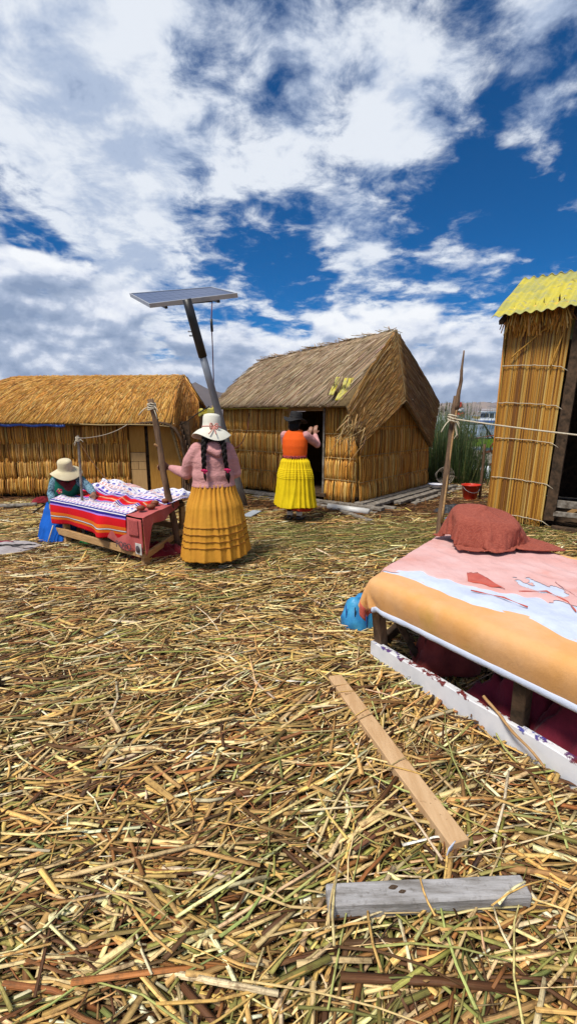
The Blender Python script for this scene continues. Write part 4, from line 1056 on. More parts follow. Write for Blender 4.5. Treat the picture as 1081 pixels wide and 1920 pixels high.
# metres along the weave from the hem
vm = tm('MULTIPLY', sp.outputs[1], 1.60); um = tm('MULTIPLY', sp.outputs[0], TLn + .1)
wob = tm('MULTIPLY', tm('SUBTRACT', nz(t, 5, 3, vec=uvn.outputs[0]), .5), .016)
vm = tm('ADD', vm, wob)
RED, ORG, WHT, BLU, LIL, PUR = (.60, .008, .015), (.70, .15, .015), (.70, .68, .72), (.022, .014, .20), (.36, .20, .62), (.20, .03, .20)
bands = [(0, RED), (.055, ORG), (.085, (.05, .02, .03)), (.090, WHT), (.103, (.05, .02, .03)), (.108, ORG), (.145, RED), (.235, LIL), (.252, BLU), (.278, WHT), (.290, BLU), (.318, WHT),
         (.375, RED), (.382, WHT), (.45, PUR), (.457, WHT), (.53, RED), (.538, WHT), (.60, BLU), (.625, WHT), (.637, BLU), (.66, LIL), (.68, RED), (.77, ORG), (.80, WHT), (.812, ORG), (.845, RED), (.97, LIL), (.99, BLU), (1.0, WHT)]
rp = t.nodes.new('ShaderNodeValToRGB'); rp.color_ramp.interpolation = 'CONSTANT'
# the first 1.0 m
el_ = rp.color_ramp.elements
el_[0].position = 0; el_[0].color = (*RED, 1); el_.remove(el_[1])
for p_, c_ in bands[1:]:
    e_ = el_.new(p_); e_.color = (*c_, 1)
t.links.new(vm, rp.inputs[0])
bands2 = [(0, WHT), (.012, BLU), (.04, LIL), (.055, WHT), (.12, RED), (.128, WHT), (.16, PUR), (.168, WHT), (.26, RED), (.268, WHT), (.33, RED), (.337, WHT), (.44, BLU), (.446, WHT)]
rp2 = t.nodes.new('ShaderNodeValToRGB'); rp2.color_ramp.interpolation = 'CONSTANT'; el_ = rp2.color_ramp.elements
el_[0].position = 0; el_[0].color = (*WHT, 1); el_.remove(el_[1])
for p_, c_ in bands2[1:]:
    e_ = el_.new(p_); e_.color = (*c_, 1)
t.links.new(tm('SUBTRACT', vm, 1.0), rp2.inputs[0])
base = mixc(t, tm('GREATER_THAN', vm, 1.0), rp.outputs[0], rp2.outputs[0])
# little woven stars and dashes inside the white bands
def motif(v0, pitch, size, colr, base, seed):
    fu = tm('ABSOLUTE', tm('SUBTRACT', tm('FRACT', tm('ADD', tm('DIVIDE', um, pitch), seed)), .5)); fv = tm('ABSOLUTE', tm('DIVIDE', tm('SUBTRACT', vm, v0), pitch))
    d1 = tm('ADD', fu, fv); dia = tm('MULTIPLY', tm('LESS_THAN', d1, size), tm('GREATER_THAN', d1, size * .35))
    cr_ = tm('MULTIPLY', tm('LESS_THAN', tm('ABSOLUTE', tm('SUBTRACT', fu, fv)), .06), tm('LESS_THAN', d1, size * 1.6))
    return mixc(t, tm('MAXIMUM', dia, cr_), base, colr)
for (v0, pt_, sz, cc, sd_) in ((.347, .075, .30, (.05, .05, .38), 0), (.415, .09, .30, (.40, .20, .55), .3), (.495, .075, .30, (.06, .07, .42), .6), (.570, .06, .3, (.45, .05, .08), .1),
                               (1.09, .085, .32, (.06, .06, .42), .2), (1.215, .12, .32, (.05, .05, .30), .5), (1.30, .06, .3, (.55, .15, .05), .8), (1.385, .10, .32, (.07, .07, .38), .4), (1.52, .07, .3, (.10, .10, .45), .7)):
    base = motif(v0, pt_, sz, cc, base, sd_)
base = mixc(t, .35, base, mixc(t, nz(t, 60, 4, .6, vec=uvn.outputs[0]), (.45, .45, .45), (1.3, 1.3, 1.3)), 'MULTIPLY')
t.links.new(base, b.inputs['Base Color']); b.inputs['Roughness'].default_value = .9; b.inputs['Specular IOR Level'].default_value = .15
bump(t, b, nz(t, 200, 3, .6), .25, .003)
M['stripes'] = m
CLOTH_A0, CLOTH_A1 = -.16, TLn - .22
def striped(u, v):
    L_ = v * 1.60; drop = .30
    a1 = CLOTH_A1 + .10 * max(0, (L_ - .3) / 1.2) + (.46 * max(0, min(1, (L_ - .85) / .5)))
    a_ = CLOTH_A0 + u * (a1 - CLOTH_A0) + .04 * (L_ - .3)
    if L_ < drop:
        b_ = -.06 - .02 * math.sin(L_ / drop * 3.1); z_ = HT + .01 - (drop - L_)
        k = (drop - L_) / drop
        b_ += k * (.035 * mn.noise(Vector((a_ * 3.5, 1, L_ * 2))) + .02 * math.sin(a_ * 6.5))
        b_ -= .09 * k * math.exp(-((a_ - .92) / .10) ** 2)
        z_ += .02 * k * math.sin(a_ * 4) + .05 * k * max(0, (a_ - .8))
    else:
        b_ = -.06 + (L_ - drop); z_ = HT + .01
        hmp = .030 * (mn.noise(Vector((a_ * 2.2, b_ * 2.2, 5))) + .6 * mn.noise(Vector((a_ * 6, b_ * 6, 7)))) * min(1, b_ / .2 + .3)
        fold = .035 * max(0, 1 - abs(mn.noise(Vector((a_ * 1.6 + b_ * 1.2, b_ * 2.2 - a_, 9)))) * 4) * min(1, max(0, b_ / .3))
        z_ += hmp + fold + .10 * max(0, b_ - .55) * (.6 + .6 * math.sin(a_ * 4 + 1.5)) 
    return TP(a_, b_, z_)
so = tag(sheet('striped_cloth', striped, 120, 120, M['stripes'], None, .006), 'red, blue and white striped woven cloth spread over the left table', 'cloth')
# its red end folded down at the left
def fn(u, v): 
    b_ = -.05 + u * .45; return TP(-.165 - .02 * math.sin(v * 3) - .015 * mn.noise(Vector((u * 5, v * 3, 2))), b_, HT - .005 - v * (.26 - .2 * u))
sheet('cloth_end', fn, 20, 12, M['red_cloth'], so, .006)
# salmon towel with lettering on the near right corner
tow = empty('printed_towel', tuple(TP(TLn - .2, 0, .3)), 0, 'salmon red printed towel hanging from the near corner of the striped table', 'towel')
def towel(u, v):
    a_ = TLn - .95 + u * .98; sag = .14 * math.sin(min(1, max(0, (u - .05) / .9)) * math.pi) ** .7
    z_ = HT - .02 - v * (.13 + .24 * min(1, u * 1.6)) 
    return TP(a_, -.045 - .016 * math.sin(u * 17 + 2 * v) * v - .02 * v * mn.noise(Vector((u * 9, v * 2, 4))) - .01 * v, z_)
sheet('towel_front', towel, 40, 20, M['salmon'], tow, .005)
def fn(u, v):
    b_ = -.06 + u * 1.0; z_ = HT + .0 - v * (.34 * math.exp(-(u / .10) ** 2) + .05 + .07 * math.sin(min(1, u * 1.1) * math.pi)); 
    return TP(TLn + .06 + .02 * math.sin(u * 16) * v + .02 * v, b_, z_)
sheet('towel_side', fn, 60, 14, M['salmon'], tow, .005)
def fn(u, v):
    a_, b_ = TLn - .26 + u * .33, -.05 + v * .95
    return TP(a_, b_, HT + .004 + .014 * mn.noise(Vector((a_ * 5, b_ * 5, 2))))
sheet('towel_top', fn, 16, 30, M['salmon'], tow, .005)
def fn(u, v): 
    p = towel(.80 + u * .15, .02 + v * .50); return p - tn * .012
M['check'] = two('dark_check_print', (.30, .06, .06), (.42, .09, .08), 40, .9)
sheet('check_print', fn, 8, 8, M['check'], tow, .002)
fc = bpy.data.curves.new('lettering', 'FONT'); fc.body = 'POPO'; fc.size = .105; fc.align_x = 'CENTER'; fc.extrude = .0015
lo_ = bpy.data.objects.new('lettering_curve', fc); COL.objects.link(lo_)
dg = bpy.context.evaluated_depsgraph_get(); lme = bpy.data.meshes.new_from_object(lo_.evaluated_get(dg)); bpy.data.objects.remove(lo_)
M['print'] = two('dark_print', (.05, .04, .05), (.09, .07, .08), 30, .9); lme.materials.clear(); lme.materials.append(M['print'])
lo_ = bpy.data.objects.new('lettering', lme); link(lo_, tow)
pc = TP(TLn - .27, -.098, .215)
lo_.location = pc - local(tow); lo_.rotation_euler = (math.pi / 2, 0, math.atan2(td.y, td.x))
M['pale_print'] = two('pale_print', (.55, .52, .48), (.45, .42, .40), 20, .9)
pp = TP(TLn - .02, -.085, .25)
box('print_patch', pp, (.10, .006, .12), M['pale_print'], tow, math.atan2(td.y, td.x), .001)
lathe('print_spot', [(.001, 0), (.03, 0), (.03, .004), (.001, .004)], M['print'], tow, loc=pp - tn * .010, sides=16, fn=lambda p, a_, i: Vector((td.x * p.x - tn.x * p.z, td.y * p.x - tn.y * p.z, p.y * 1.3)))
# goods on the bare end of the table
M['wares'] = two('brown_gourd', (.24, .075, .03), (.14, .04, .02), 12, .5)
for k, (a_, b_, r_) in enumerate(((TLn - .13, .18, .05), (TLn - .05, .32, .055), (TLn - .10, .50, .05), (TLn - .02, .68, .05))):
    o_ = lathe('carved_gourd', [(.001, 0), (r_ * .7, .0), (r_, .022), (r_ * .8, .042), (r_ * .3, .052), (.001, .053)], M['wares'], None, loc=(0, 0, 0), sides=18)
    o_.location = TP(a_, b_, HT + .018); tag(o_, ['small brown gourd nearest the front corner of the striped table', 'second brown gourd from the towel corner of the striped table', 'third brown gourd along the bare table end', 'brown gourd farthest back on the bare table end'][k], 'gourd', 'gourds on the table end')
heap('crumpled_cloth', TP(TLn - .02, .40, .03), .34, .22, .14, M['red_deep'], 63, .5, label='deep red rag on the straw under the striped table', cat='cloth')
heap('green_scrap', TP(.32, .12, .03), .07, .05, .05, two('green_plastic', (.02, .28, .06), (.04, .36, .10), 9, .4), 66, label='green plastic scrap under the front rail of the striped table', cat='litter')
# folded shawl heaped at the far corner of the table
heap('folded_shawl', TP(.42, 1.12, HT + .005), .22, .14, .07, M['pink_cloth'], 71, .3, label='pale pink shawl folded on the far corner of the striped table', cat='shawl')
# grey blanket on the ground, left edge
gb = at(10, 1028, z=.05)
heap('grey_blanket', (gb.x - .15, gb.y - .02, .045), .62, .26, .10, M['grey_cloth'], 81, .15, flat=.7, label='grey patterned blanket spread on the straw at the left edge', cat='blanket', lob=.35)
bl = bpy.data.objects['grey_blanket']
for k, (x_, y_) in enumerate(((-.05, .06), (.30, -.08), (.05, -.10))):
    def fn(u, v, x_=x_, y_=y_): return bl.location + Vector((x_ + u * .26 - .1 * v, y_ + v * .035 + u * .05, .066 + .012 * mn.noise(Vector((u * 5, v * 3, x_)))))
    o_ = sheet('woven_figure', fn, 14, 4, M['maroon'] if k == 0 else M['black'], None, .004)
    o_.parent = bl; o_.matrix_parent_inverse = (Matrix.Translation(bl.location) @ Matrix.Rotation(.15, 4, 'Z')).inverted()
# ---- timbers on the ground
m, t, b = nodes_of('sawn_plank')
f_ = nz(t, 4, 7, .65, stretch=(7, 1.2, 1)); c_ = mixc(t, rng_map(t, f_, .38, .62), (.56, .37, .20), (.46, .28, .135)); c_ = mixc(t, rng_map(t, nz(t, 26, 4), .64, .72), c_, (.22, .12, .05))
t.links.new(c_, b.inputs['Base Color']); b.inputs['Roughness'].default_value = .75; bump(t, b, nz(t, 30, 5, .6, stretch=(6, 1, 1)), .2, .004)
M['plank'] = m
q0, q1 = at(627, 1273, z=.058), at(860, 1588, z=.058)
pk = bar('sawn_plank', q0, q1, .085, .05, M['plank'], None, bev=.004, rough=.003); tag(pk, 'long pale sawn plank lying diagonally on the straw', 'plank')
paper = at(842, 1590, z=.065)
q0, q1 = at(612, 1690, z=.062), at(985, 1672, z=.062)
m, t, b = nodes_of('grey_beam')
f_ = nz(t, 5, 7, .65, stretch=(1, 7, 7)); c_ = mixc(t, rng_map(t, f_, .35, .65), (.40, .39, .39), (.17, .155, .14)); c_ = mixc(t, rng_map(t, nz(t, 9, 3), .68, .74), c_, (.04, .02, .015)); c_ = mixc(t, rng_map(t, nz(t, 60, 4), .55, .75, 0, .6), c_, (.10, .085, .07))
t.links.new(c_, b.inputs['Base Color']); b.inputs['Roughness'].default_value = .85; bump(t, b, nz(t, 25, 6, .65, stretch=(1, 6, 6)), .5, .006)
M['grey_beam'] = m
gb_ = bar('weathered_beam', q0, q1, .075, .062, M['grey_beam'], None, bev=.006, rough=.004, seed=5); tag(gb_, 'short grey weathered beam lying across the near straw', 'beam')
for k, (a_, b_) in enumerate(((.33, .01), (.37, -.005))):
    o_ = lathe('knot', [(.001, .0012), (.008 - .002 * k, .0012), (.010 - .002 * k, .0)], M['dark_wood'], gb_, sides=14, fn=lambda p, a2, i: Vector((p.x * (1.5 + .5 * math.sin(a2 * 2)), p.y * .8, p.z))); o_.location = q0.lerp(q1, a_) + Vector((0, b_, .0325))
def fn(u, v): return paper + Vector((-.02 + u * .035, -.02 + .03 * u, -.035 + v * .055)) + Vector((.01 * v, 0, 0))
tag(sheet('paper_scrap', fn, 4, 4, M['white_cloth'], None, .003), 'white paper scrap wedged by the end of the pale plank', 'litter')
# a few stalks lying over the two timbers
n = 15
cc = np.array([(at(627, 1273, z=.09)).lerp(at(860, 1588, z=.09), q_) for q_ in (.06, .12, .3, .33, .62, .66)] + [at(612, 1690, z=.099).lerp(at(985, 1672, z=.099), q_) for q_ in (.03, .05, .5, .93, .97)] + [at(u_, v_, z=.07) for u_, v_ in ((700, 1745), (860, 1740), (940, 1738), (640, 1742))])
th = rng.uniform(-.5, 1.9, n); L = rng.uniform(.10, .26, n); d = np.stack([np.cos(th), np.sin(th), rng.normal(0, .06, n)], 1)
tag(stems('loose_straw', cc - d * L[:, None] * .5, cc + d * L[:, None] * .5, rng.uniform(.005, .010, n), .005, M['straw'], None, 6, 3, np.stack([-np.sin(th), np.cos(th), np.full(n, -.2)], 1) * (L * .05)[:, None], palette(n, [PALE, GOLD, WHITE, GREEN], [4, 3, 2, 1]), None, True, .8),
    'few loose stalks lying over the plank and the grey beam', 'straw', kind='stuff')
# ------------------------------------------------------------------ people
def ball(c, r, n=12):
    c = Vector(c); V, F = [], []
    r = Vector((r, r, r)) if not hasattr(r, '__len__') else Vector(r)
    V.append(c + Vector((0, 0, r.z)))
    for i in range(1, n // 2 + 1):
        for k in range(n):
            a_, b_ = 2 * math.pi * k / n, math.pi * i / (n // 2 + 1)
            V.append(c + Vector((r.x * math.cos(a_) * math.sin(b_), r.y * math.sin(a_) * math.sin(b_), r.z * math.cos(b_))))
    V.append(c - Vector((0, 0, r.z))); rows = n // 2
    for k in range(n):
        F.append((0, 1 + k, 1 + (k + 1) % n)); F.append((len(V) - 1, 1 + (rows - 1) * n + (k + 1) % n, 1 + (rows - 1) * n + k))
        for i in range(rows - 1): F.append((1 + i * n + k, 1 + (i + 1) * n + k, 1 + (i + 1) * n + (k + 1) % n, 1 + i * n + (k + 1) % n))
    return V, F
def limb(pts, rad, n=12):
    out = [tube_data(pts, rad, n)]
    for p, r in zip(pts, rad): out.append(ball(p, r, n))
    return out
def body_loft(rings, n=24):
    """rings of (centre, rx, ry)"""
    V, F = [], []
    for c, rx, ry in rings:
        for k in range(n):
            a_ = 2 * math.pi * k / n; V.append(Vector(c) + Vector((rx * math.cos(a_), ry * math.sin(a_), 0)))
    for i in range(len(rings) - 1):
        for k in range(n): F.append((i * n + k, i * n + (k + 1) % n, (i + 1) * n + (k + 1) % n, (i + 1) * n + k))
    F.append(tuple(range(n))[::-1]); F.append(tuple((len(rings) - 1) * n + k for k in range(n)))
    return [(V, F)]
def blob(name, pieces, voxel, mat, parent, it=6):
    """fuse closed pieces into one continuous skin"""
    V, F = [], []
    for v, f in pieces:
        o = len(V); V += [tuple(q) for q in v]; F += [tuple(i + o for i in q) for q in f]
    me = bpy.data.meshes.new(name); me.from_pydata(V, [], F)
    bm = bmesh.new(); bm.from_mesh(me); bmesh.ops.recalc_face_normals(bm, faces=bm.faces[:]); bm.to_mesh(me); bm.free()
    tmp = bpy.data.objects.new('tmp', me); COL.objects.link(tmp)
    md = tmp.modifiers.new('r', 'REMESH'); md.mode = 'VOXEL'; md.voxel_size = voxel
    sm = tmp.modifiers.new('s', 'SMOOTH'); sm.iterations = it; sm.factor = .5
    dg = bpy.context.evaluated_depsgraph_get(); out = bpy.data.meshes.new_from_object(tmp.evaluated_get(dg))
    bpy.data.objects.remove(tmp); out.name = name
    out.materials.clear(); out.materials.append(mat); out.polygons.foreach_set('use_smooth', [True] * len(out.polygons))
    return link(bpy.data.objects.new(name, out), parent)
def hand(wrist, dirv, palm_n, thumb_side, curl=.5, s=1.0):
    """palm and five fingers from the wrist; fingers curl towards palm_n"""
    d_ = Vector(dirv).normalized(); pn = (Vector(palm_n) - d_ * Vector(palm_n).dot(d_)).normalized(); sd_ = d_.cross(pn).normalized() * thumb_side
    w0 = Vector(wrist); out = []
    for k in range(4):
        off = (k - 1.5) * .018 * s
        root = w0 + d_ * .075 * s - sd_ * off
        out += limb([w0 + d_ * .01, w0 + d_ * .045 * s - sd_ * off * .8, root], [.020 * s, .016 * s, .012 * s], 8)
        L_ = (.062, .070, .066, .052)[k] * s; p = root; ang = 0
        pts, rs = [root], [.0105 * s]
        for q_, fr in enumerate((.45, .32, .25)):
            ang += curl * (0.9, 1.0, .7)[q_]
            p = p + (d_ * math.cos(ang) + pn * math.sin(ang)) * L_ * fr * 1.25; pts.append(p); rs.append((.0098, .009, .008)[q_] * s)
        out += limb(pts, rs, 8)
    t0 = w0 + d_ * .025 * s + sd_ * .02 * s
    t1 = t0 + (d_ * .5 + sd_ * .7 + pn * .3).normalized() * .035 * s; t2 = t1 + (d_ * .7 + sd_ * .25 + pn * .6).normalized() * .03 * s
    out += limb([t0, t1, t2], [.015 * s, .0115 * s, .0095 * s], 8)
    return out
def head(c, fwd, s=1.0):
    """skull, jaw, nose, lips, ears; c is the centre of the head"""
    c, f_ = Vector(c), Vector(fwd).normalized(); rt = f_.cross(Vector((0, 0, 1))).normalized(); u_ = rt.cross(f_)
    P_ = lambda x_, y_, z_: c + rt * x_ * s + f_ * y_ * s + u_ * z_ * s
    out = [ball(P_(0, -.012, .025), .090 * s, 16), ball(P_(0, .012, -.03), .072 * s, 14), ball(P_(0, .035, -.075), .042 * s, 12), ball(P_(0, .055, -.01), .050 * s, 12)]
    out += limb([P_(0, .082, .012), P_(0, .104, -.022)], [.010 * s, .016 * s], 8)                                # nose
    out += limb([P_(-.020, .082, -.056), P_(0, .090, -.055), P_(.020, .082, -.056)], [.007 * s, .010 * s, .007 * s], 8)      # mouth
    for q_ in (-1, 1):
        out.append(ball(P_(q_ * .088, -.005, -.005), (.012 * s, .02 * s, .03 * s), 10)); out.append(ball(P_(q_ * .040, .062, -.02), .03 * s, 10))
    return out, P_
def skirt(name, rings, mat, parent, pleats=26, amp=.035, tucks=(), n=220, m=64, seed=0, slant=0.0, tuck_shadow_mat=None, tuck_h=.006):
    """rings of (z, rx, ry, cx, cy) from waist to hem, gathered at the waist"""
    zs = [r[0] for r in rings]
    def val(z_):
        for i in range(len(rings) - 1):
            if zs[i] >= z_ >= zs[i + 1]:
                f_ = (zs[i] - z_) / (zs[i] - zs[i + 1] + 1e-9); f_s = f_ * f_ * (3 - 2 * f_)
                return [rings[i][q_] + (rings[i + 1][q_] - rings[i][q_]) * (f_s * .4 + f_ * .6) for q_ in range(1, 5)]
        return rings[-1][1:]
    def surf(a_, z_, seam=0.0):
        t_ = (zs[0] - z_) / (zs[0] - zs[-1]); rx, ry, cx, cy = val(z_)
        tk = sum(tuck_h * math.exp(-((z_ - q_) / .007) ** 2) for q_ in tucks)
        ca, sa = math.cos(a_), math.sin(a_)
        ph = a_ * pleats + 2.6 * mn.noise(Vector((ca * 2, sa * 2, seed)))
        w_ = mn.noise(Vector((ca * 1.6, sa * 1.6, seed + 5 + t_ * .5)))
        big = math.sin(a_ * 9 + seed + 3.0 * w_)
        fine_ = mn.noise(Vector((ca * 7, sa * 7, seed + 3 + t_ * .8)))
        g_ = amp * (.26 * math.sin(ph) * math.exp(-t_ * 2.2) + (.15 + .85 * t_) * (.62 * (1 - abs(big)) ** 1.6 - .28 + .55 * w_ + .30 * fine_))
        return Vector((cx + (rx + g_ + tk + seam) * ca, cy + (ry + g_ + tk + seam) * sa, z_ + t_ * (.012 * math.sin(a_ * 3 + seed) + slant * ca)))
    V, F = [], []
    for j in range(m + 1):
        for k in range(n): V.append(surf(2 * math.pi * k / n, zs[0] + (zs[-1] - zs[0]) * j / m))
    for j in range(m):
        for k in range(n): F.append((j * n + k, (j + 1) * n + k, (j + 1) * n + (k + 1) % n, j * n + (k + 1) % n))
    o = mesh(name, V, F, mat, parent, True); md = o.modifiers.new('solid', 'SOLIDIFY'); md.thickness = .006; md.offset = -1
    if tuck_shadow_mat is not None:
        for q_ in tucks: mesh('tuck_shadow_ring', *tube_data([surf(2 * math.pi * k / n, q_, .002) for k in range(n + 1)], .0036, 5), tuck_shadow_mat, o, True)  # rings along the stitched tucks draw their shadow lines in colour
    return o
def hat(parent, c, tilt, mat, band, r_b=.205, r_c=.092, h=.145, droop=.05, seed=0, oval=1.15, name='hat'):
    """felt hat with a wide drooping brim; c is the centre of the crown's base"""
    prof_ = [(.001, h), (r_c * .55, h * .995), (r_c * .86, h * .93), (r_c * .97, h * .78), (r_c, h * .4), (r_c * 1.04, .012), (r_c * 1.14, -.004)]
    for i in range(1, 9): 
        f_ = i / 8; prof_.append((r_c * 1.14 + (r_b - r_c * 1.14) * f_, -.004 - droop * f_ ** 1.3))
    prof_ += [(r_b + .004, -droop - .009), (r_b - .004, -droop - .010)]
    for i in range(7, -1, -1):
        f_ = i / 8; prof_.append((r_c * 1.10 + (r_b - r_c * 1.10) * f_ - .004, -.012 - droop * f_ ** 1.3))
    prof_.append((r_c * .95, .02)); prof_.append((r_c * .9, h * .8)); prof_.append((.001, h * .9))
    rot = Matrix.Rotation(tilt[0], 3, 'X') @ Matrix.Rotation(tilt[1], 3, 'Y')
    def fn(p, a_, i):
        r_ = math.hypot(p.x, p.y); k = max(0, (r_ - r_c * 1.1) / (r_b - r_c))
        p = Vector((p.x, p.y * oval if r_ < r_c * 1.2 else p.y * (oval + (1.0 - oval) * min(1, k)), p.z))
        p.z += k * (.028 * math.sin(a_ * 2 + seed) + .014 * math.sin(a_ * 3 + seed * 2)) 
        return rot @ p
    o = lathe(name, prof_, mat, parent, loc=Vector(c) + local(parent), sides=56, fn=fn)
    bo_ = None
    if band is not None:
        bo_ = lathe('hat_band', [(r_c * 1.035, .010), (r_c * 1.05, .012), (r_c * 1.045, .030), (r_c * 1.02, .031)], band, o, sides=48, fn=lambda p, a_, i: rot @ Vector((p.x, p.y * oval, p.z)) + Vector(c))
    return o, rot
def braid(name, pts, r_, parent, mat, seed=0):
    P_ = [Vector(p) for p in pts]; dense = []
    for i in range(len(P_) - 1):
        for q_ in range(10): dense.append(P_[i].lerp(P_[i + 1], q_ / 10))
    dense.append(P_[-1])
    out = []
    for s_ in range(3):
        pp = []
        for i, p in enumerate(dense):
            a_ = i * .42 + s_ * 2.094; pp.append(p + Vector((math.cos(a_) * r_ * .55, math.sin(2 * a_) * r_ * .3, 0)))
        out.append(tube_data(pp, [r_ * (.75 - .4 * i / len(dense)) for i in range(len(dense))], 7))
    V, F = [], []
    for v, f in out:
        o = len(V); V += v; F += [tuple(i + o for i in q) for q in f]
    return mesh(name, V, F, mat, parent, True)
M['hat_felt'] = two('cream_felt', (.70, .68, .58), (.62, .60, .50), 12, .9, bumps=.15)
M['hat_straw'] = two('straw_felt', (.62, .54, .36), (.54, .46, .29), 12, .9, bumps=.15)
M['pink_knit'] = two('pink_knit', (.60, .30, .29), (.50, .24, .235), 9, .9, bumps=.7, bscale=17, bdist=.02, stretch=(1, 1, 1.8))
M['ribbon'] = two('pink_ribbon', (.62, .28, .22), (.52, .2, .17), 20, .6)
M['magenta'] = two('magenta_tie', (.55, .02, .11), (.42, .015, .08), 20, .7)
def fab(name, c1, c2, sc=7): return two(name, c1, c2, sc, .85, bumps=.4, bscale=26, bdist=.008)
M['mustard'] = fab('mustard_cotton', (.60, .29, .03), (.52, .235, .025)); M['yellow'] = fab('yellow_satin', (.74, .55, .005), (.66, .47, .004))
M['orange_vest'] = fab('orange_vest', (.78, .11, .008), (.70, .09, .008)); M['blue_skirt'] = fab('blue_satin', (.004, .10, .46), (.003, .075, .36))
M['green_vest'] = fab('green_vest', (.006, .13, .085), (.005, .10, .065)); M['lace_blue'] = two('blue_lace', (.20, .34, .42), (.045, .10, .14), 55, .9, bumps=.4, lo=.42, hi=.58)
M['red_scarf'] = fab('dark_red_scarf', (.13, .012, .016), (.07, .008, .01), 20); M['red_underskirt'] = fab('red_underskirt', (.45, .04, .01), (.36, .03, .01))
M['belt'] = two('woven_belt', (.45, .06, .05), (.10, .02, .03), 45, .9, lo=.45, hi=.55); M['white_sock'] = fab('white_sock', (.7, .7, .72), (.6, .6, .64))
M['shoe'] = two('black_shoe', (.012, .011, .011), (.02, .018, .018), 20, .4, spec=.5)
def legs(parent, xs, ztop, y=0.0, foot_dir=1):
    out = []
    for x_ in xs:
        out += limb([(x_, y, ztop), (x_, y + .015, ztop * .55 + .05), (x_, y - .01, .10)], [.085, .062, .042])
        out += limb([(x_, y - .02, .045), (x_ * 1.1, y + .09 * foot_dir, .035), (x_ * 1.2, y + .15 * foot_dir, .028)], [.038, .034, .026], 10)
    return out
def shoes(parent, xs, y=0.0, foot_dir=1):
    for x_ in xs:
        blob('shoe', limb([(x_, y - .03, .046), (x_ * 1.1, y + .08 * foot_dir, .042), (x_ * 1.2, y + .155 * foot_dir, .034)], [.046, .045, .036], 12) + [ball((x_ * 1.05, y + .06 * foot_dir, .02), (.048, .13, .024), 14)], .009, M['shoe'], parent, 3)
# ---- woman in pink with the mustard skirt, seen from behind, hand on the pole
pw = at(405, 1058, z=.02); pk_rz = R(14)
pink = empty('person', (pw.x + .005, pw.y, .02), pk_rz, 'woman from behind in pink top, mustard pleated skirt and cream hat, gripping a pole', 'person', 'women of the island')
inv = Matrix.Rotation(-pk_rz, 3, 'Z')
def PL(u, v, Y): return inv @ (at(u, v, Y=Y) - Vector(pink.location))
shR, shL = Vector((.165, .0, 1.245)), Vector((-.170, .01, 1.245))
elb = PL(350, 888, pw.y + .02); hnd = PL(309, 880, pw.y + .33); wr = elb.lerp(hnd, .86)
elR, wrR = Vector((.235, .02, 1.00)), Vector((.20, .20, .93))
hd, HP = head((.0, .035, 1.425), (0, 1, -.12), .95)
poleT, poleB = at(282, 748, Y=5.30), at(336, 1036, Y=5.30 + .02); poleB.z = 0
grip = inv @ (poleB.lerp(poleT, (at(303, 877, Y=5.3).z) / poleT.z) - Vector(pink.location))
wr = grip + Vector((.075, .045, -.005)); gd = Vector((-1, .08, .05))
core = body_loft([((0, 0, .55), .20, .15), ((0, 0, .78), .215, .165), ((0, 0, .92), .185, .14), ((0, .01, 1.08), .195, .15), ((0, .01, 1.20), .19, .125), ((0, .01, 1.28), .13, .09), ((0, .02, 1.34), .058, .056), ((0, .03, 1.40), .052, .052)])
blob('body', core + hd + limb([shL, elb, wr], [.062, .050, .033]) + limb([shR, elR, wrR], [.062, .050, .033]) + hand(wr, gd, Vector((0, -1, 0)), 1, .62, 1.12) + hand(wrR, (wrR - elR), Vector((-1, 0, 0)), -1, .4) + legs(None, (-.085, .085), .62), .0085, M['skin'], pink)
top_p = body_loft([((0, 0, .87), .232, .185), ((0, 0, .93), .215, .17), ((0, .0, .99), .222, .178), ((0, .005, 1.05), .208, .168), ((0, .005, 1.15), .216, .165), ((0, .01, 1.22), .205, .14), ((0, .015, 1.28), .15, .105), ((0, .02, 1.325), .085, .078)])
top_p += limb([shL + Vector((.02, 0, -.005)), shL.lerp(elb, .5) + Vector((-.01, 0, .0)), elb, elb.lerp(wr, .5), wr + (elb - wr) * .10], [.088, .080, .068, .054, .038])
top_p += limb([shR + Vector((-.02, 0, -.005)), shR.lerp(elR, .5), elR, elR.lerp(wrR, .9)], [.085, .074, .064, .045])
sw = blob('pink_top', top_p, .010, M['pink_knit'], pink, 5)
blob('hood', limb([(-.09, -.075, 1.30), (-.05, -.135, 1.255), (.035, -.155, 1.215), (.085, -.12, 1.245), (.10, -.06, 1.305)], [.028, .034, .040, .034, .026], 10) + [ball((.0, -.10, 1.29), (.09, .05, .05), 14)], .009, M['pink_knit'], sw, 4)
skirt('mustard_skirt', [(.905, .205, .165, 0, 0), (.85, .225, .185, 0, 0), (.66, .295, .255, 0, 0), (.40, .335, .30, 0, 0), (.125, .368, .335, .0, 0)], M['mustard'], pink, 30, .050, (.475, .405, .335, .27), seed=2, slant=.03, tuck_shadow_mat=two('stitch_shadow_brown', (.22, .08, .012), (.18, .06, .01), 9, .9, bumps=0), tuck_h=.004)  # brown of the tuck rings stands for pleat shadow at the stitched ridges
ht, rot = hat(pink, (.0, .022, 1.462), (R(-6), R(3)), M['hat_felt'], None, .198, .092, .150, .085, seed=1.2)
hp = lambda a_, r_, z_: rot @ Vector((math.sin(a_) * r_, -math.cos(a_) * r_ * 1.15, z_)) + Vector((.0, .022, 1.462))
def hat_tube(name, pts, r_, mat): 
    o = mesh(name, *tube_data(pts, r_, 6), mat, ht, True); return o
hat_tube('hat_ribbon', [hp(a_ * .25 - 1.5, .097, .016) for a_ in range(0, 13)], .006, M['ribbon'])
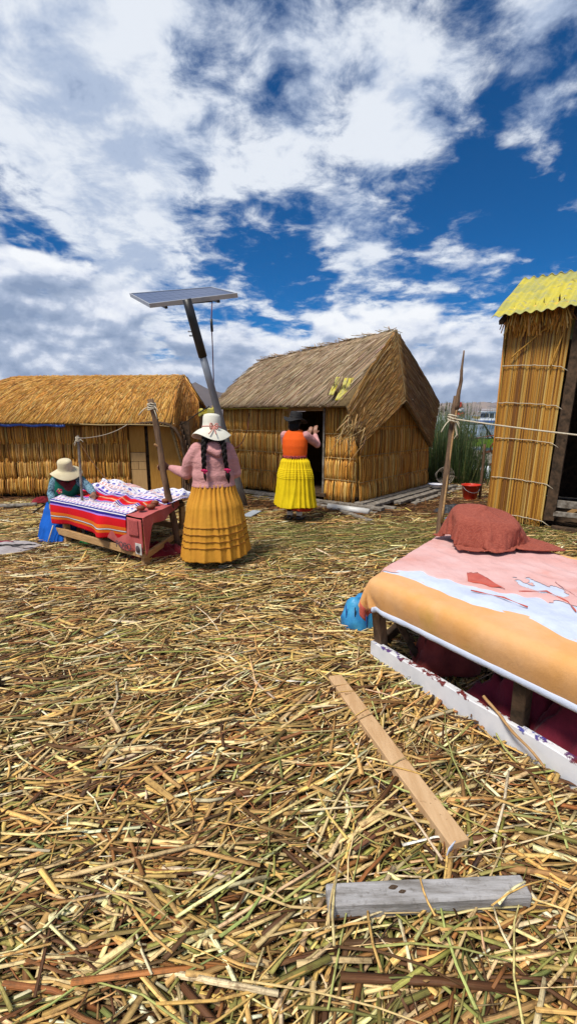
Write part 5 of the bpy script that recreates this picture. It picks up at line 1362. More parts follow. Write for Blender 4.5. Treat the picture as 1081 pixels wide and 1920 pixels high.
for s_ in (-1, 1):
    hat_tube('bow', [hp(.10 + s_ * (.08 + .24 * math.sin(q_ * .52)), .108 + .018 * math.sin(q_ * .52), .016 + .030 * math.sin(q_ * 1.04)) for q_ in range(7)], .0075, M['ribbon'])
    hat_tube('bow', [hp(.10 + s_ * .05 * q_ - .12 * q_ * .3, .112 + .018 * q_, .010 - .020 * q_) for q_ in range(5)], .0055, M['ribbon'])
blob('hair', [ball((0, .0, 1.425), (.096, .10, .09), 16)] + limb([(-.06, -.075, 1.39), (-.085, -.10, 1.34)], [.042, .034]) + limb([(.06, -.075, 1.39), (.085, -.10, 1.34)], [.042, .034]), .010, M['hair'], pink, 3)
for s_, end in ((-1, (-.105, -.195, 1.055)), (1, (.125, -.19, 1.055))):
    pts = [(s_ * .075, -.10, 1.40), (s_ * .10, -.155, 1.30), (s_ * .105, -.19, 1.18), end]
    br = braid('braid', pts, .026, pink, M['hair'], s_)
    e_ = Vector(end)
    blob('hair_tie', [ball(e_ + Vector((0, -.01, 0)), (.024, .022, .018), 12), ball(e_ + Vector((-.022, -.015, .004)), .014, 10), ball(e_ + Vector((.022, -.015, -.004)), .014, 10), ball(e_ + Vector((.004, -.02, -.022)), .012, 10)], .005, M['magenta'], br, 2)
    mesh('braid_tail', *tube_data([e_, e_ + Vector((.004, -.01, -.06)), e_ + Vector((.012, -.005, -.11 - (.03 if s_ > 0 else 0)))], [.012, .014 + (.012 if s_ > 0 else 0), .003], 8), M['hair'], br, True)
shoes(pink, (-.085, .085))
blob('stockings', limb([(-.085, 0, .62), (-.085, .015, .40), (-.085, -.01, .07)], [.092, .070, .052]) + limb([(.085, 0, .62), (.085, .015, .40), (.085, -.01, .07)], [.092, .070, .052]), .012, M['black'], pink, 3)
# ---- woman in orange vest and yellow skirt at the doorway
ow = at(552, 976, z=.03); o_rz = R(-20)
org_ = empty('person', (ow.x, ow.y, .03), o_rz, 'woman in orange vest and bright yellow skirt raising her hands at the hut doorway', 'person', 'women of the island')
core = body_loft([((0, 0, .5), .17, .13), ((0, 0, .80), .18, .14), ((0, 0, .96), .15, .115), ((0, .01, 1.10), .165, .125), ((0, .01, 1.25), .165, .115), ((0, .01, 1.335), .12, .085), ((0, .02, 1.39), .055, .054), ((0, .03, 1.45), .050, .050)])
hd, HP = head((0.0, .04, 1.51), (0, 1, -.1), .96)
inv_o = Matrix.Rotation(-o_rz, 3, 'Z')
def OL(u, v, Y): return inv_o @ (at(u, v, Y=Y) - Vector(org_.location))
shR, shL = Vector((.165, .01, 1.295)), Vector((-.165, .01, 1.295))
elR = OL(594, 833, ow.y + .10); wrR = OL(590, 815, ow.y + .28)
elL = Vector((-.19, .12, 1.06)); wrL = OL(580, 815, ow.y + .36)
blob('body', core + hd + limb([shR, elR, wrR], [.055, .046, .030]) + limb([shL, elL, wrL], [.055, .046, .030]) + hand(wrR, Vector((.0, .15, 1)), Vector((0, 1, 0)), -1, .35) + hand(wrL, Vector((.1, .2, 1)), Vector((0, 1, 0)), 1, .5) + legs(None, (-.075, .075), .55), .0085, M['skin'], org_)
blob('pink_sleeves', limb([shR, shR.lerp(elR, .5), elR, elR.lerp(wrR, .85)], [.066, .064, .058, .042]) + limb([shL, shL.lerp(elL, .5), elL, elL.lerp(wrL, .85)], [.066, .06, .055, .042]) + body_loft([((0, .01, 1.1), .16, .12), ((0, .01, 1.30), .16, .11), ((0, .015, 1.38), .07, .07)]), .010, M['pink_knit'], org_, 4)
blob('orange_vest', body_loft([((0, 0, .985), .178, .142), ((0, 0, 1.04), .185, .15), ((0, .0, 1.14), .192, .155), ((0, .005, 1.24), .190, .145), ((0, .01, 1.32), .165, .115), ((0, .015, 1.375), .10, .085)]), .010, M['orange_vest'], org_, 3)
lathe('woven_belt', [(.176, .955), (.184, .96), (.186, 1.0), (.178, 1.003)], M['belt'], org_, loc=Vector(org_.location), sides=48, fn=lambda p, a_, i: Vector((p.x, p.y * .80, p.z)))
skirt('red_underskirt', [(.9, .15, .12, 0, 0), (.5, .24, .21, .0, 0), (.205, .275, .24, .025, -.01)], M['red_underskirt'], org_, 18, .03, (), n=120, m=24, seed=7, slant=-.01)
skirt('yellow_skirt', [(.965, .172, .138, 0, 0), (.91, .215, .18, 0, 0), (.70, .270, .23, 0, 0), (.45, .295, .255, 0, 0), (.245, .322, .28, 0, 0)], M['yellow'], org_, 30, .050, tuple(.80 - .025 * q_ for q_ in range(6)), seed=4, slant=-.015, m=120, tuck_h=.007)
hat(org_, (.0, .03, 1.535), (R(-8), R(8)), M['black'], M['black'], .175, .090, .105, .02, seed=2.0)
blob('hair', [ball((0, .0, 1.50), (.098, .105, .10), 16), ball((0, -.04, 1.42), (.085, .06, .09), 14)], .010, M['hair'], org_, 3)
shoes(org_, (-.075, .075))
for s_ in (-.075, .075): blob('sock', limb([(s_, -.004, .11), (s_, -.004, .145)], [.050, .051], 12), .009, M['white_sock'], org_, 2)
blob('stockings', limb([(-.075, 0, .55), (-.075, .012, .36), (-.075, -.005, .16)], [.085, .066, .051]) + limb([(.075, 0, .55), (.075, .012, .36), (.075, -.005, .16)], [.085, .066, .051]), .012, M['black'], org_, 3)
# ---- woman kneeling behind the far corner of the striped table, bent over it
kw = at(118, 1010, z=.02); k_rz = R(180 + 24)
kne = empty('person', (kw.x + .02, kw.y + .05, .02), k_rz, 'woman in cream hat, green vest and blue skirt bending over the striped table', 'person', 'women of the island')
inv_k = Matrix.Rotation(-k_rz, 3, 'Z')
def KL(u, v, Y): return inv_k @ (at(u, v, Y=Y) - Vector(kne.location))
hc = KL(124, 886, kw.y + .0); 
hd, HP = head(hc, (0, 1, -.75), .95)
nk = hc + Vector((0, -.06, -.10)); hip = Vector((0, -.20, .34))
shR, shL = KL(104, 903, kw.y + .05), KL(152, 903, kw.y + .07)
wrR, wrL = KL(99, 942, kw.y - .10), KL(176, 926, kw.y - .10)
elR, elL = KL(97, 926, kw.y + .03), KL(168, 915, kw.y + .05)
mid_ = (shR + shL) / 2
spine = limb([hip, hip.lerp(mid_, .5) + Vector((0, -.05, .05)), mid_ + Vector((0, -.05, -.03)), nk], [.17, .165, .145, .055], 16)
kneel = []
for s_ in (-1, 1):
    kneel += limb([hip + Vector((s_ * .09, 0, 0)), Vector((s_ * .14, .13, .12)), Vector((s_ * .12, -.25, .07)), Vector((s_ * .11, -.36, .05))], [.10, .075, .05, .035])
blob('body', hd + spine + kneel + limb([shR, elR, wrR], [.052, .044, .030]) + limb([shL, elL, wrL], [.052, .044, .030]) + hand(wrR, Vector((0.05, .9, -.3)), Vector((0, 0, -1)), 1, .3) + hand(wrL, Vector((.1, .9, -.2)), Vector((0, 0, -1)), -1, .3), .0085, M['skin'], kne)
for s_ in (-1, 1):
    o_ = mesh('eye', *ball(HP(s_ * .033, .083, .012), .011, 10), M['black'], kne, True)
blob('lace_sleeves', limb([shR, shR.lerp(elR, .5), elR, elR.lerp(wrR, .85)], [.066, .064, .056, .042]) + limb([shL, shL.lerp(elL, .5), elL, elL.lerp(wrL, .85)], [.066, .062, .056, .042]) + limb([shR, mid_ + Vector((0, -.03, 0)), shL], [.05, .09, .05]), .010, M['lace_blue'], kne, 4)
blob('green_vest', limb([hip + Vector((0, 0, .08)), hip.lerp(mid_, .55) + Vector((0, -.04, .05)), mid_ + Vector((0, -.045, -.025))], [.185, .185, .165], 16) + limb([shR + Vector((.0, -.02, .012)), nk + Vector((.05, -.01, -.03))], [.066, .05]) + limb([shL + Vector((0, -.02, .012)), nk + Vector((-.05, -.01, -.03))], [.066, .05]), .010, M['green_vest'], kne, 4)
blob('scarf', limb([nk + Vector((-.09, .03, .0)), mid_ + Vector((-.05, .10, .0)), mid_ + Vector((.0, .12, -.06)), mid_ + Vector((.05, .10, .0)), nk + Vector((.09, .03, .0))], [.035, .045, .05, .045, .035]) + [ball(nk + Vector((0, .03, -.02)), (.09, .06, .07), 14)], .010, M['red_scarf'], kne, 3)
fl_ = KL(112, 921, kw.y - .10)
for q_ in range(5): mesh('flower_petal', *ball(fl_ + Vector((.022 * math.cos(q_ * 1.257), 0, .022 * math.sin(q_ * 1.257))), (.014, .007, .014), 10), M['ribbon'] if q_ % 2 else M['magenta'], kne, True)
mesh('flower_centre', *ball(fl_ + Vector((0, .006, 0)), (.009, .006, .009), 10), M['yellow'], kne, True)
skirt('blue_skirt', [(.46, .19, .17, 0, -.16), (.36, .23, .24, 0, -.12), (.18, .27, .31, .02, -.06), (.012, .29, .35, .04, -.05)], M['blue_skirt'], kne, 16, .045, (), n=160, m=36, seed=9)
blob('hair', [ball(hc + Vector((0, -.015, .01)), (.096, .10, .09), 16)], .010, M['hair'], kne, 3)
hat(kne, hc + Vector((0, -.005, .045)), (R(-16), R(4)), M['hat_straw'], None, .188, .088, .125, .055, seed=.4)
# ------------------------------------------------------------------ poles, ropes, solar panel
def lump(name, c, r_, mat, parent, seed=0):
    """a knot of wound rope"""
    V, F = [], []
    for k in range(4):
        a0 = k * 1.3 + seed
        pts = [Vector(c) + Vector((math.cos(a0 + q_ * .7) * r_, math.sin(a0 + q_ * .7) * r_, (k - 1.5) * r_ * .45 + .25 * r_ * math.sin(q_ * 1.1 + k))) for q_ in range(10)]
        v, f = tube_data(pts, r_ * .2, 6); o = len(V); V += v; F += [tuple(i + o for i in q_) for q_ in f]
    for k in range(3):
        d_ = Vector((math.cos(k * 2.2 + seed), -.5, -.6 + .3 * k)); pts = [Vector(c) + d_ * r_ * (.9 + .7 * q_) + Vector((0, 0, -.15 * r_ * q_ * q_)) for q_ in range(4)]
        v, f = tube_data(pts, r_ * .14, 5); o = len(V); V += v; F += [tuple(i + o for i in q_) for q_ in f]
    l_ = local(parent); return mesh(name, [Vector(v) - l_ for v in V], F, mat, parent, True)
hp_ = empty('wooden_pole', (poleB.x, poleB.y, 0), 0, 'rough leaning pole held by the woman in pink beside the striped table', 'pole', 'rough wooden poles')
stick('shaft', poleB, poleT, .040, .034, M['pole_wood'], hp_, 18, .012, 10, 3, .35)
lump('rope_knot', poleB.lerp(poleT, .955), .045, M['rope'], hp_, 1)
stick('branch_stub', poleB.lerp(poleT, .70), poleB.lerp(poleT, .70) + Vector((-.05, -.03, .03)), .016, .012, M['wood'], hp_, 4, 0)
# thin pole behind the kneeling woman's table corner
sB, sT = at(152, 940, Y=kw.y - .28), at(146, 817, Y=kw.y - .28); sB.z = 0.0
sp_ = empty('wooden_pole', (sB.x, sB.y, 0), 0, 'thin grey stake with rope standing before the kneeling woman', 'pole', 'rough wooden poles')
stick('shaft', sB, sT, .018, .015, M['old_wood'], sp_, 12, .005, 8, 6)
lump('rope_knot', sT - Vector((0, 0, .04)), .026, M['rope'], sp_, 2)
tag(tube('clothes_line', curve_pts(sT - Vector((0, 0, .03)), at(240, 795, Y=YL - .36), .06, 14), .006, M['rope'], None, 6), 'pale rope running from the thin stake to the golden hut eave', 'rope')
tag(tube('guy_rope', curve_pts(sT - Vector((0, 0, .05)), at(210, 908, Y=kw.y + .9), .05, 14), .0045, M['cord'], None, 6), 'thin brown cord sloping from the stake down behind the striped cloth', 'rope')
tag(tube('prop_cane', [at(100, 985, Y=kw.y - .25), at(88, 1024, Y=kw.y - .30)], .008, M['rope'], None, 6), 'thin white cane leaning at the end of the striped table', 'cane')
# right pole with the long rope
rB = at(812, 1040, Y=5.35); rB.z = 0; rT = at(869, 657, Y=5.30)
# base stands on the straw just behind the draped table
rT = at(869, 657, Y=5.6); rB = at(819, 1022, z=0)
rp_ = empty('wooden_pole', tuple(rB), 0, 'tall split pole leaning behind the draped table at the right', 'pole', 'rough wooden poles')
jn = at(852, 752, Y=5.62)
stick('shaft', rB, jn + Vector((.01, 0, .06)), .038, .034, M['pole_wood'], rp_, 14, .010, 10, 8, .3)
stick('upper_shaft', jn + Vector((.02, -.02, -.1)), rT, .030, .009, M['pole_wood'], rp_, 12, .012, 8, 12, .35)
stick('split_face', rB + Vector((.022, -.03, .3)), jn + Vector((.022, -.03, .05)), .014, .010, M['wood'], rp_, 10, .006, 6, 13)
kn = at(847, 785, Y=5.56); lump('rope_knot', kn, .05, M['rope'], rp_, 3)
re_ = at(1100, 814, Y=4.4)
tag(tube('long_rope', curve_pts(kn, re_ + (re_ - kn) * .6, .02, 20), .0085, M['rope'], None, 8), 'white rope stretched from the right pole across the corrugated hut', 'rope')
tb_ = at(853, 800, Y=kn.y - .02)
tube('rope_tail', [kn + Vector((.03, -.03, 0)), tb_ + Vector((.0, 0, .0)), at(856, 815, Y=kn.y - .02), at(850, 822, Y=kn.y - .02)], [.010, .014, .012, .006], M['rope'], rp_, 6, .3)
# solar panel on its leaning post
M['steel'] = two('galvanised_steel', (.30, .32, .35), (.20, .215, .24), 7, .45, (1, 1, .3), bumps=.1, metal=.4, spec=.5)
M['alu'] = two('aluminium_frame', (.55, .56, .58), (.45, .46, .48), 8, .4, metal=.5, bumps=0)
m, t, b = nodes_of('solar_cells')
b.inputs['Base Color'].default_value = (.02, .045, .13, 1); b.inputs['Roughness'].default_value = .28; b.inputs['Specular IOR Level'].default_value = .45
M['cells'] = m
qB = at(459, 950, z=0); qT = at(354, 575, Y=qB.y - 1.05)
sol = empty('solar_panel', (qB.x, qB.y, 0), 0, 'solar panel tilted on a leaning steel post between the huts', 'solar panel')
ax = (qT - qB).normalized()
stick('post', qB, qB.lerp(qT, .80), .062, .056, M['steel'], sol, 6, 0.0, 14, 1, 0.0)
stick('post_top', qB.lerp(qT, .79), qT + ax * .10, .066, .064, M['pole_wood'] if False else M['shoe'], sol, 3, 0.0, 14, 1, 0.0)
cs = [at(243, 551, Y=1), at(280, 572, Y=1), at(445, 552, Y=1), at(397, 539, Y=1)]
pc_ = qT + ax * .04
nP = (ax + Vector((.04, -.10, 0))).normalized()
def on_plane(u, v):
    r_ = ray(u, v); e_ = Vector((0, 0, EYE)); tt_ = (pc_ - e_).dot(nP) / r_.dot(nP); return e_ + r_ * tt_
c4 = [on_plane(*q_) for q_ in ((243, 551), (280, 571), (445, 551), (397, 539))]
ctr = sum(c4, Vector()) / 4
lx = ((c4[2] - c4[1]) + (c4[3] - c4[0])).normalized(); ly = nP.cross(lx).normalized()
hx = ((c4[2] - c4[1]).length + (c4[3] - c4[0]).length) / 4; hy = abs((c4[0] - c4[1]).dot(ly)) / 4 + abs((c4[3] - c4[2]).dot(ly)) / 4
print('PANEL', hx * 2, hy * 2, [(c4[i] - c4[(i + 1) % 4]).length for i in range(4)], nP)
# panel corners follow the frame seen in the photograph (a slightly racked rectangle)
def PP(x_, y_, z_):
    p = c4[1].lerp(c4[2], x_).lerp(c4[0].lerp(c4[3], x_), y_); return p + nP * z_
def slab(name, x0, x1, y0, y1, z0, z1, mat):
    V = [PP(x_, y_, z_) - local(sol) for z_ in (z0, z1) for x_, y_ in ((x0, y0), (x1, y0), (x1, y1), (x0, y1))]
    return mesh(name, V, [(0, 3, 2, 1), (4, 5, 6, 7), (0, 1, 5, 4), (1, 2, 6, 5), (2, 3, 7, 6), (3, 0, 4, 7)], mat, sol)
slab('back_sheet', .012, .988, .02, .98, -.035, .0, two('panel_backing', (.10, .13, .22), (.08, .11, .19), 5, .4, bumps=0))
for i in range(10):
    for j in range(4):
        cl_ = slab('cell', .03 + i * .094, .03 + (i + 1) * .094 - .0025, .045 + j * .2275, .045 + (j + 1) * .2275 - .006, .001, .004, M['cells'])
m, t, b = nodes_of('panel_glass'); b.inputs['Base Color'].default_value = (.9, .95, 1, 1); b.inputs['Roughness'].default_value = .06; b.inputs['Transmission Weight'].default_value = 1.0; b.inputs['IOR'].default_value = 1.3
for nm, q_ in (('frame_edge', (-.0, 1.0, -.0, .025)), ('frame_edge', (0, 1, .975, 1.0)), ('frame_edge', (-.0, .014, .025, .975)), ('frame_edge', (.986, 1.0, .025, .975))):
    slab(nm, *q_, -.05, .012, M['alu'])
for x_ in (.20, .80):
    bar('mount_rail', PP(x_, .05, -.075), PP(x_, .95, -.075), .04, .045, M['shoe'], sol, nP)
bar('mount_arm', PP(.15, .5, -.12), PP(.85, .5, -.12), .05, .05, M['shoe'], sol, nP)
c0 = PP(.72, .02, -.06)
cbl = [c0, at(396, 600, Y=c0.y + .05), at(398, 640, Y=c0.y + .15), at(400, 700, Y=c0.y + .35), at(402, 760, Y=c0.y + .5), at(404, 800, Y=c0.y + .65)]
tube('cable', cbl, .009, M['ribbon'] if False else two('violet_cable', (.20, .10, .14), (.14, .07, .10), 9, .5), sol, 6)
tube('connector', [at(396, 598, Y=c0.y + .02), at(397.5, 622, Y=c0.y + .05)], .020, M['shoe'], sol, 8)
bolt = qB.lerp(qT, .88)
for k in (0, 1): tube('bolt', [bolt + ax * (.06 * k), bolt + ax * (.06 * k) + Vector((-.11, -.03, 0))], .012, M['steel'], sol, 6)
tag(tube('drooping_cable', [at(432, 842, Y=qB.y - .2), at(446, 838, Y=8.2), at(455, 828, Y=8.6), at(464, 805, Y=9.0), at(467, 775, Y=9.2)], .009, two('red_brown_cable', (.22, .07, .05), (.16, .05, .04), 9, .6), None, 6), 'reddish cable drooping from the steel post to the middle hut wall', 'cable')
tag(tube('black_cable', [at(336, 797, Y=YL - .4), at(352, 789, Y=8.0), at(368, 777, Y=7.6), at(392, 762, Y=7.05)], .009, M['shoe'], None, 6), 'dark cable from the golden hut to the solar post', 'cable')
# yellow plastic end and bundled things hanging between the two huts
yl = at(392, 772, Y=9.0)
def fn(u, v): return at(372 + u * 34, 779 - v * 11 + 7 * mn.noise(Vector((u * 4, v * 3, 3))) - u * 4, Y=9.6 - .1 * u)
tag(sheet('plastic_flap', fn, 10, 6, M['yellow_sheet'], None, .004), 'torn yellow plastic flap on the eave behind the cream hat', 'plastic sheet')
# ------------------------------------------------------------------ yard things by the water
M['red_plastic'] = two('red_plastic', (.58, .035, .015), (.50, .03, .012), 6, .35, bumps=.05, spec=.45)
bk = at(879, 936, z=.03); bck = empty('bucket', (bk.x, bk.y, .03), 0, 'red plastic bucket standing on the straw near the water', 'bucket')
lathe('bucket_body', [(.001, .0), (.115, .0), (.12, .008), (.152, .27), (.170, .272), (.172, .285), (.158, .288), (.150, .275), (.115, .02), (.001, .018)], M['red_plastic'], bck, loc=Vector(bck.location), sides=36,
      fn=lambda p, a_, i: Vector((p.x + (.035 * max(0, math.cos(a_ - .1)) ** 10 if p.z > .26 else 0), p.y, p.z)))
tube('handle', [Vector(bk) + Vector((.16 * math.cos(a_), -.02 - .17 * math.sin(a_) * .95, .27 - .12 * math.sin(a_))) for a_ in [math.pi * q_ / 10 for q_ in range(11)]], .004, M['steel'], bck, 6)
k0, k1 = at(898, 938, z=.0), at(908, 833, Y=at(898, 938, z=0).y)
tag(stick('mooring_stake', k0, k1, .030, .024, M['pole_wood'], None, 10, .008, 8, 17, .3), 'dark stake stuck in the ground behind the red bucket', 'stake')
# white enamel bowl and wicker cage on the platform
bw_ = B0 + e2 * 2.35 + n2 * .42; bowl = empty('bowl', (bw_.x, bw_.y, .14), 0, 'white enamel bowl on the plank platform of the middle hut', 'bowl')
lathe('bowl_body', [(.001, .0), (.07, .0), (.12, .045), (.145, .082), (.150, .084), (.146, .078), (.11, .04), (.06, .008), (.001, .007)], M['white_sock'], bowl, loc=Vector(bowl.location), sides=32)
lathe('rim', [(.146, .081), (.152, .083), (.152, .088), (.146, .088)], M['blue_sheet'], bowl, loc=Vector(bowl.location), sides=32)
bc_ = B0 + e2 * 2.95 + n2 * .38; ck = empty('wicker_basket', (bc_.x, bc_.y, .13), 0, 'grey wicker basket on its side behind the enamel bowl', 'basket')
for k in range(7):
    r_ = .19 - .018 * k; y_ = .02 + .03 * k
    pts = [Vector(ck.location) + Vector((math.cos(a_) * r_ - y_ * .5, y_ * .8, .20 + math.sin(a_) * r_)) for a_ in [2 * math.pi * q_ / 24 for q_ in range(25)]]
    tube('hoop', pts, .009, M['old_wood'], ck, 6)
for k in range(14):
    a_ = 2 * math.pi * k / 14; pts = [Vector(ck.location) + Vector((math.cos(a_) * (.19 - .018 * q_) - (.02 + .03 * q_) * .5, (.02 + .03 * q_) * .8, .20 + math.sin(a_) * (.19 - .018 * q_))) for q_ in range(7)]
    tube('rib', pts, .007, M['old_wood'], ck, 5)
st_ = at(850, 908, z=.02); stl = empty('stool', (st_.x, st_.y, .0), .2, 'low dark wooden stool in front of the green reeds', 'stool')
mesh('seat', [v for v in [Vector((x_, y_, z_)) for z_ in (.17, .205) for x_, y_ in ((-.17, -.1), (.17, -.1), (.17, .1), (-.17, .1))]], [(0, 3, 2, 1), (4, 5, 6, 7), (0, 1, 5, 4), (1, 2, 6, 5), (2, 3, 7, 6), (3, 0, 4, 7)], M['dark_wood'], stl)
for x_, y_ in ((-.14, -.07), (.14, -.07), (.14, .07), (-.14, .07)): mesh('leg', *tube_data([Vector((x_, y_, 0.0)), Vector((x_ * .95, y_ * .95, .17))], .018, 6), M['dark_wood'], stl)
# white pipe under the platform corner, loose planks
wp0 = B0 + n1 * .36 + n2 * .42; wp0.z = .075
tag(tube('white_pipe', [wp0 + e1 * .75, wp0 + e1 * -.02], .055, two('white_pvc', (.60, .60, .58), (.48, .47, .44), 6, .4), None, 16), 'weathered white pipe end sticking out under the middle hut platform', 'pipe')
pA, pB_ = at(640, 958, z=.05), at(690, 975, z=.05)
tag(bar('loose_plank', pA, pB_ + (pB_ - pA) * .1, .09, .035, M['old_wood'], None, rough=.004), 'short grey plank on the brown reeds below the white pipe', 'plank')
tag(bar('loose_plank', at(828, 917, z=.06), at(866, 912, z=.06), .12, .04, M['old_wood'], None, rough=.004, seed=4), 'grey plank lying left of the red bucket', 'plank')
sc_ = at(470, 962, z=.05); tag(bar('board_scrap', at(462, 968, z=.06), at(482, 958, z=.06), .16, .02, two('grey_board', (.36, .40, .45), (.28, .31, .35), 8, .6), None), 'pale blue-grey board scrap beside the mustard skirt', 'board')
heap('dark_tarp', at(848, 960, z=.03), .30, .20, .12, two('black_tarp', (.02, .022, .026), (.045, .048, .055), 8, .5, bumps=.3), 90, label='crumpled dark tarp on the ground in front of the bucket', cat='tarp')
heap('blue_rag', at(846, 974, z=.03), .10, .07, .06, M['blue_bag'], 91, label='small bright blue rag by the foot of the right pole', cat='rag')
# things along the foot of the golden hut
heap('dark_bundle', at(186, 920, z=.04), .42, .24, .26, two('dark_bundle_cloth', (.02, .016, .014), (.05, .04, .035), 9, .9), 95, label='dark heap of cloth against the golden hut behind the striped table', cat='bundle')
tag(stick('driftwood_pole', at(-30, 951, z=.08), at(70, 946, z=.08), .05, .032, M['old_wood'], None, 12, .01, 8, 21, .4), 'grey driftwood pole lying along the foot of the golden hut', 'pole')
heap('red_rag', at(80, 942, z=.05), .22, .09, .10, M['red_deep'], 97, .3, label='crumpled red rag at the end of the driftwood pole', cat='rag')
tag(stick('dark_stick', at(62, 962, z=.06), at(95, 938, z=.16), .014, .016, M['shoe'], None, 6, .003, 6, 4), 'thin dark stick leaning beside the red rag', 'stick')
# toe of a black boot at the left edge of the frame
bt_ = at(-3, 1290, z=.05); bo_ = empty('boot', (bt_.x - .10, bt_.y, .05), R(0), 'toe of a black boot just inside the left edge', 'boot')
blob('boot_upper', limb([(-.10, 0, .05), (.02, 0, .05), (.08, 0, .042)], [.05, .052, .042], 14) + limb([(-.10, 0, .05), (-.11, 0, .22)], [.052, .06], 14), .01, M['shoe'], bo_, 3)
mesh('sole', [Vector((x_, y_, z_)) for z_ in (-.012, .012) for x_, y_ in ((-.155, -.04), (.09, -.045), (.125, 0), (.09, .045), (-.155, .04))], [(4, 3, 2, 1, 0), (5, 6, 7, 8, 9)] + [(i, (i + 1) % 5, 5 + (i + 1) % 5, 5 + i) for i in range(5)], M['black'], bo_)
# ------------------------------------------------------------------ growing reeds behind the middle hut
def reed_clump(c, n_, rx, ry, h0, h1, label, seed):
    o = empty('totora_reeds', (c.x, c.y, -.3), 0, label, 'reeds', 'green reeds growing at the shore')
    x_, y_ = rng.normal(0, rx, n_), rng.normal(0, ry, n_); h_ = rng.uniform(h0, h1, n_)
    P0 = np.stack([c.x + x_, c.y + y_, np.full(n_, -.3)], 1)
    P1 = P0 + np.stack([x_ * .25 + rng.normal(0, .12, n_), y_ * .2 + rng.normal(0, .10, n_), h_ + .3], 1)
    bend = np.stack([rng.normal(0, .05, n_), rng.normal(0, .04, n_), np.zeros(n_)], 1)
    stems('stems', P0, P1, rng.uniform(.010, .02, n_), rng.uniform(.008, .014, n_), M['green_reed'], o, 4, 3, bend, palette(n_, [(.03, .055, .018), (.045, .075, .02), (.07, .10, .03), (.02, .035, .015), (.16, .15, .06)], [34, 28, 16, 18, 5], .25), None, True, .25)['kind'] = 'stuff'
    k = rng.choice(n_, max(6, n_ // 14), replace=False)
    tp = P1[k]; stems('flower_heads', tp - [0, 0, .03], tp + rng.normal(0, .015, (len(k), 3)) + [0, 0, .05], .022, .022, M['green_reed'], o, 5, 1, None, palette(len(k), [(.06, .045, .025), (.10, .07, .035)], [1, 1]), None, True, .5)['kind'] = 'stuff'
reed_clump(at(838, 905, Y=11.2), 950, .26, .35, 1.0, 1.95, 'tall dense green reeds rising beside the middle hut', 1)
reed_clump(at(862, 905, Y=11.0), 520, .26, .3, .5, 1.35, 'shorter green reeds in front of the lime green boat', 2)
reed_clump(at(888, 912, Y=11.6), 330, .35, .25, .15, .55, 'low dark reeds at the water edge behind the bucket', 3)
reed_clump(at(815, 905, Y=11.6), 500, .25, .3, 1.0, 1.7, 'dark reeds tucked behind the gable of the middle hut', 4)
# ------------------------------------------------------------------ boats
M['boat_white'] = two('white_boat_paint', (.72, .74, .76), (.62, .65, .68), 2, .4, bumps=0)
M['boat_blue'] = two('blue_boat_paint', (.03, .09, .42), (.02, .07, .34), 2, .4, bumps=0); M['lime'] = two('lime_boat_paint', (.28, .46, .01), (.22, .38, .01), 2, .45, bumps=0)
M['dark_glass'] = two('boat_window', (.02, .025, .03), (.05, .055, .06), 2, .15, bumps=0, spec=.6); M['red_rail'] = two('red_rail_paint', (.30, .02, .03), (.22, .015, .02), 3, .5, bumps=0)
def hull(name, bow, stern, beam_, h, mat, parent, sheer=.25):
    bow, stern = Vector(bow), Vector(stern); d_ = stern - bow; L_ = d_.length; d_.normalize(); s_ = Vector((-d_.y, d_.x, 0))
    def fn(u, v):
        w_ = beam_ / 2 * min(1, (u * 2.6) ** .6) * (1 - .12 * max(0, u - .7) / .3); a_ = (v - .5) * 2
        z_ = h * (1 + sheer * (1 - u) ** 2)
        if abs(a_) > .35: k = (abs(a_) - .35) / .65; y_ = w_ * (.75 + .25 * k) * (1 if a_ > 0 else -1); zz_ = -.25 + (z_ + .25) * k
        else: y_ = w_ * .75 * a_ / .35; zz_ = -.25
        return bow + d_ * L_ * u + s_ * y_ + Vector((0, 0, zz_ - (0)))
    o = sheet(name, fn, 24, 20, mat, parent, .04)
    dk = lambda u, v: bow + d_ * L_ * u + s_ * ((v - .5) * beam_ * .97 * min(1, (u * 2.6) ** .6)) + Vector((0, 0, h * (1 + sheer * (1 - u) ** 2) - .06))
    sheet('deck', dk, 20, 4, mat, parent, .03)
    return d_, s_
bo0 = at(866, 799, Y=93); bo0.z = WATER; bst = bo0 + Vector((13.5, 2.5, 0))
b1 = empty('tour_boat', tuple(bo0), 0, 'white tour boat with dark windows crossing the lake far off', 'boat', 'boats by the island')
d_, s_ = hull('hull', bo0, bst, 3.2, 1.15, M['boat_white'], b1, .25)
def BX(name, u0, u1, hw, z0, z1, mat, rake=0.0):
    L_ = 13.7; V = []
    for z_, rk in ((z0, 0), (z1, rake)):
        for u_, y_ in ((u0 + rk, -hw), (u1, -hw), (u1, hw), (u0 + rk, hw)): V.append(bo0 + d_ * L_ * u_ + s_ * y_ + Vector((0, 0, z_)) - local(b1))
    return mesh(name, V, [(0, 3, 2, 1), (4, 5, 6, 7), (0, 1, 5, 4), (1, 2, 6, 5), (2, 3, 7, 6), (3, 0, 4, 7)], mat, b1)
cab = BX('cabin', .33, .97, 1.35, 1.0, 2.75, M['boat_white'], .02)
for k in range(7):
    u0 = .36 + k * .085; w_ = BX('window', u0, u0 + .068, 1.38, 1.55, 2.45, M['dark_glass'], .004)
BX('window', .326, .345, 1.2, 1.6, 2.45, M['dark_glass'], .02)
BX('roof', .30, .99, 1.5, 2.76, 2.90, M['boat_white'])
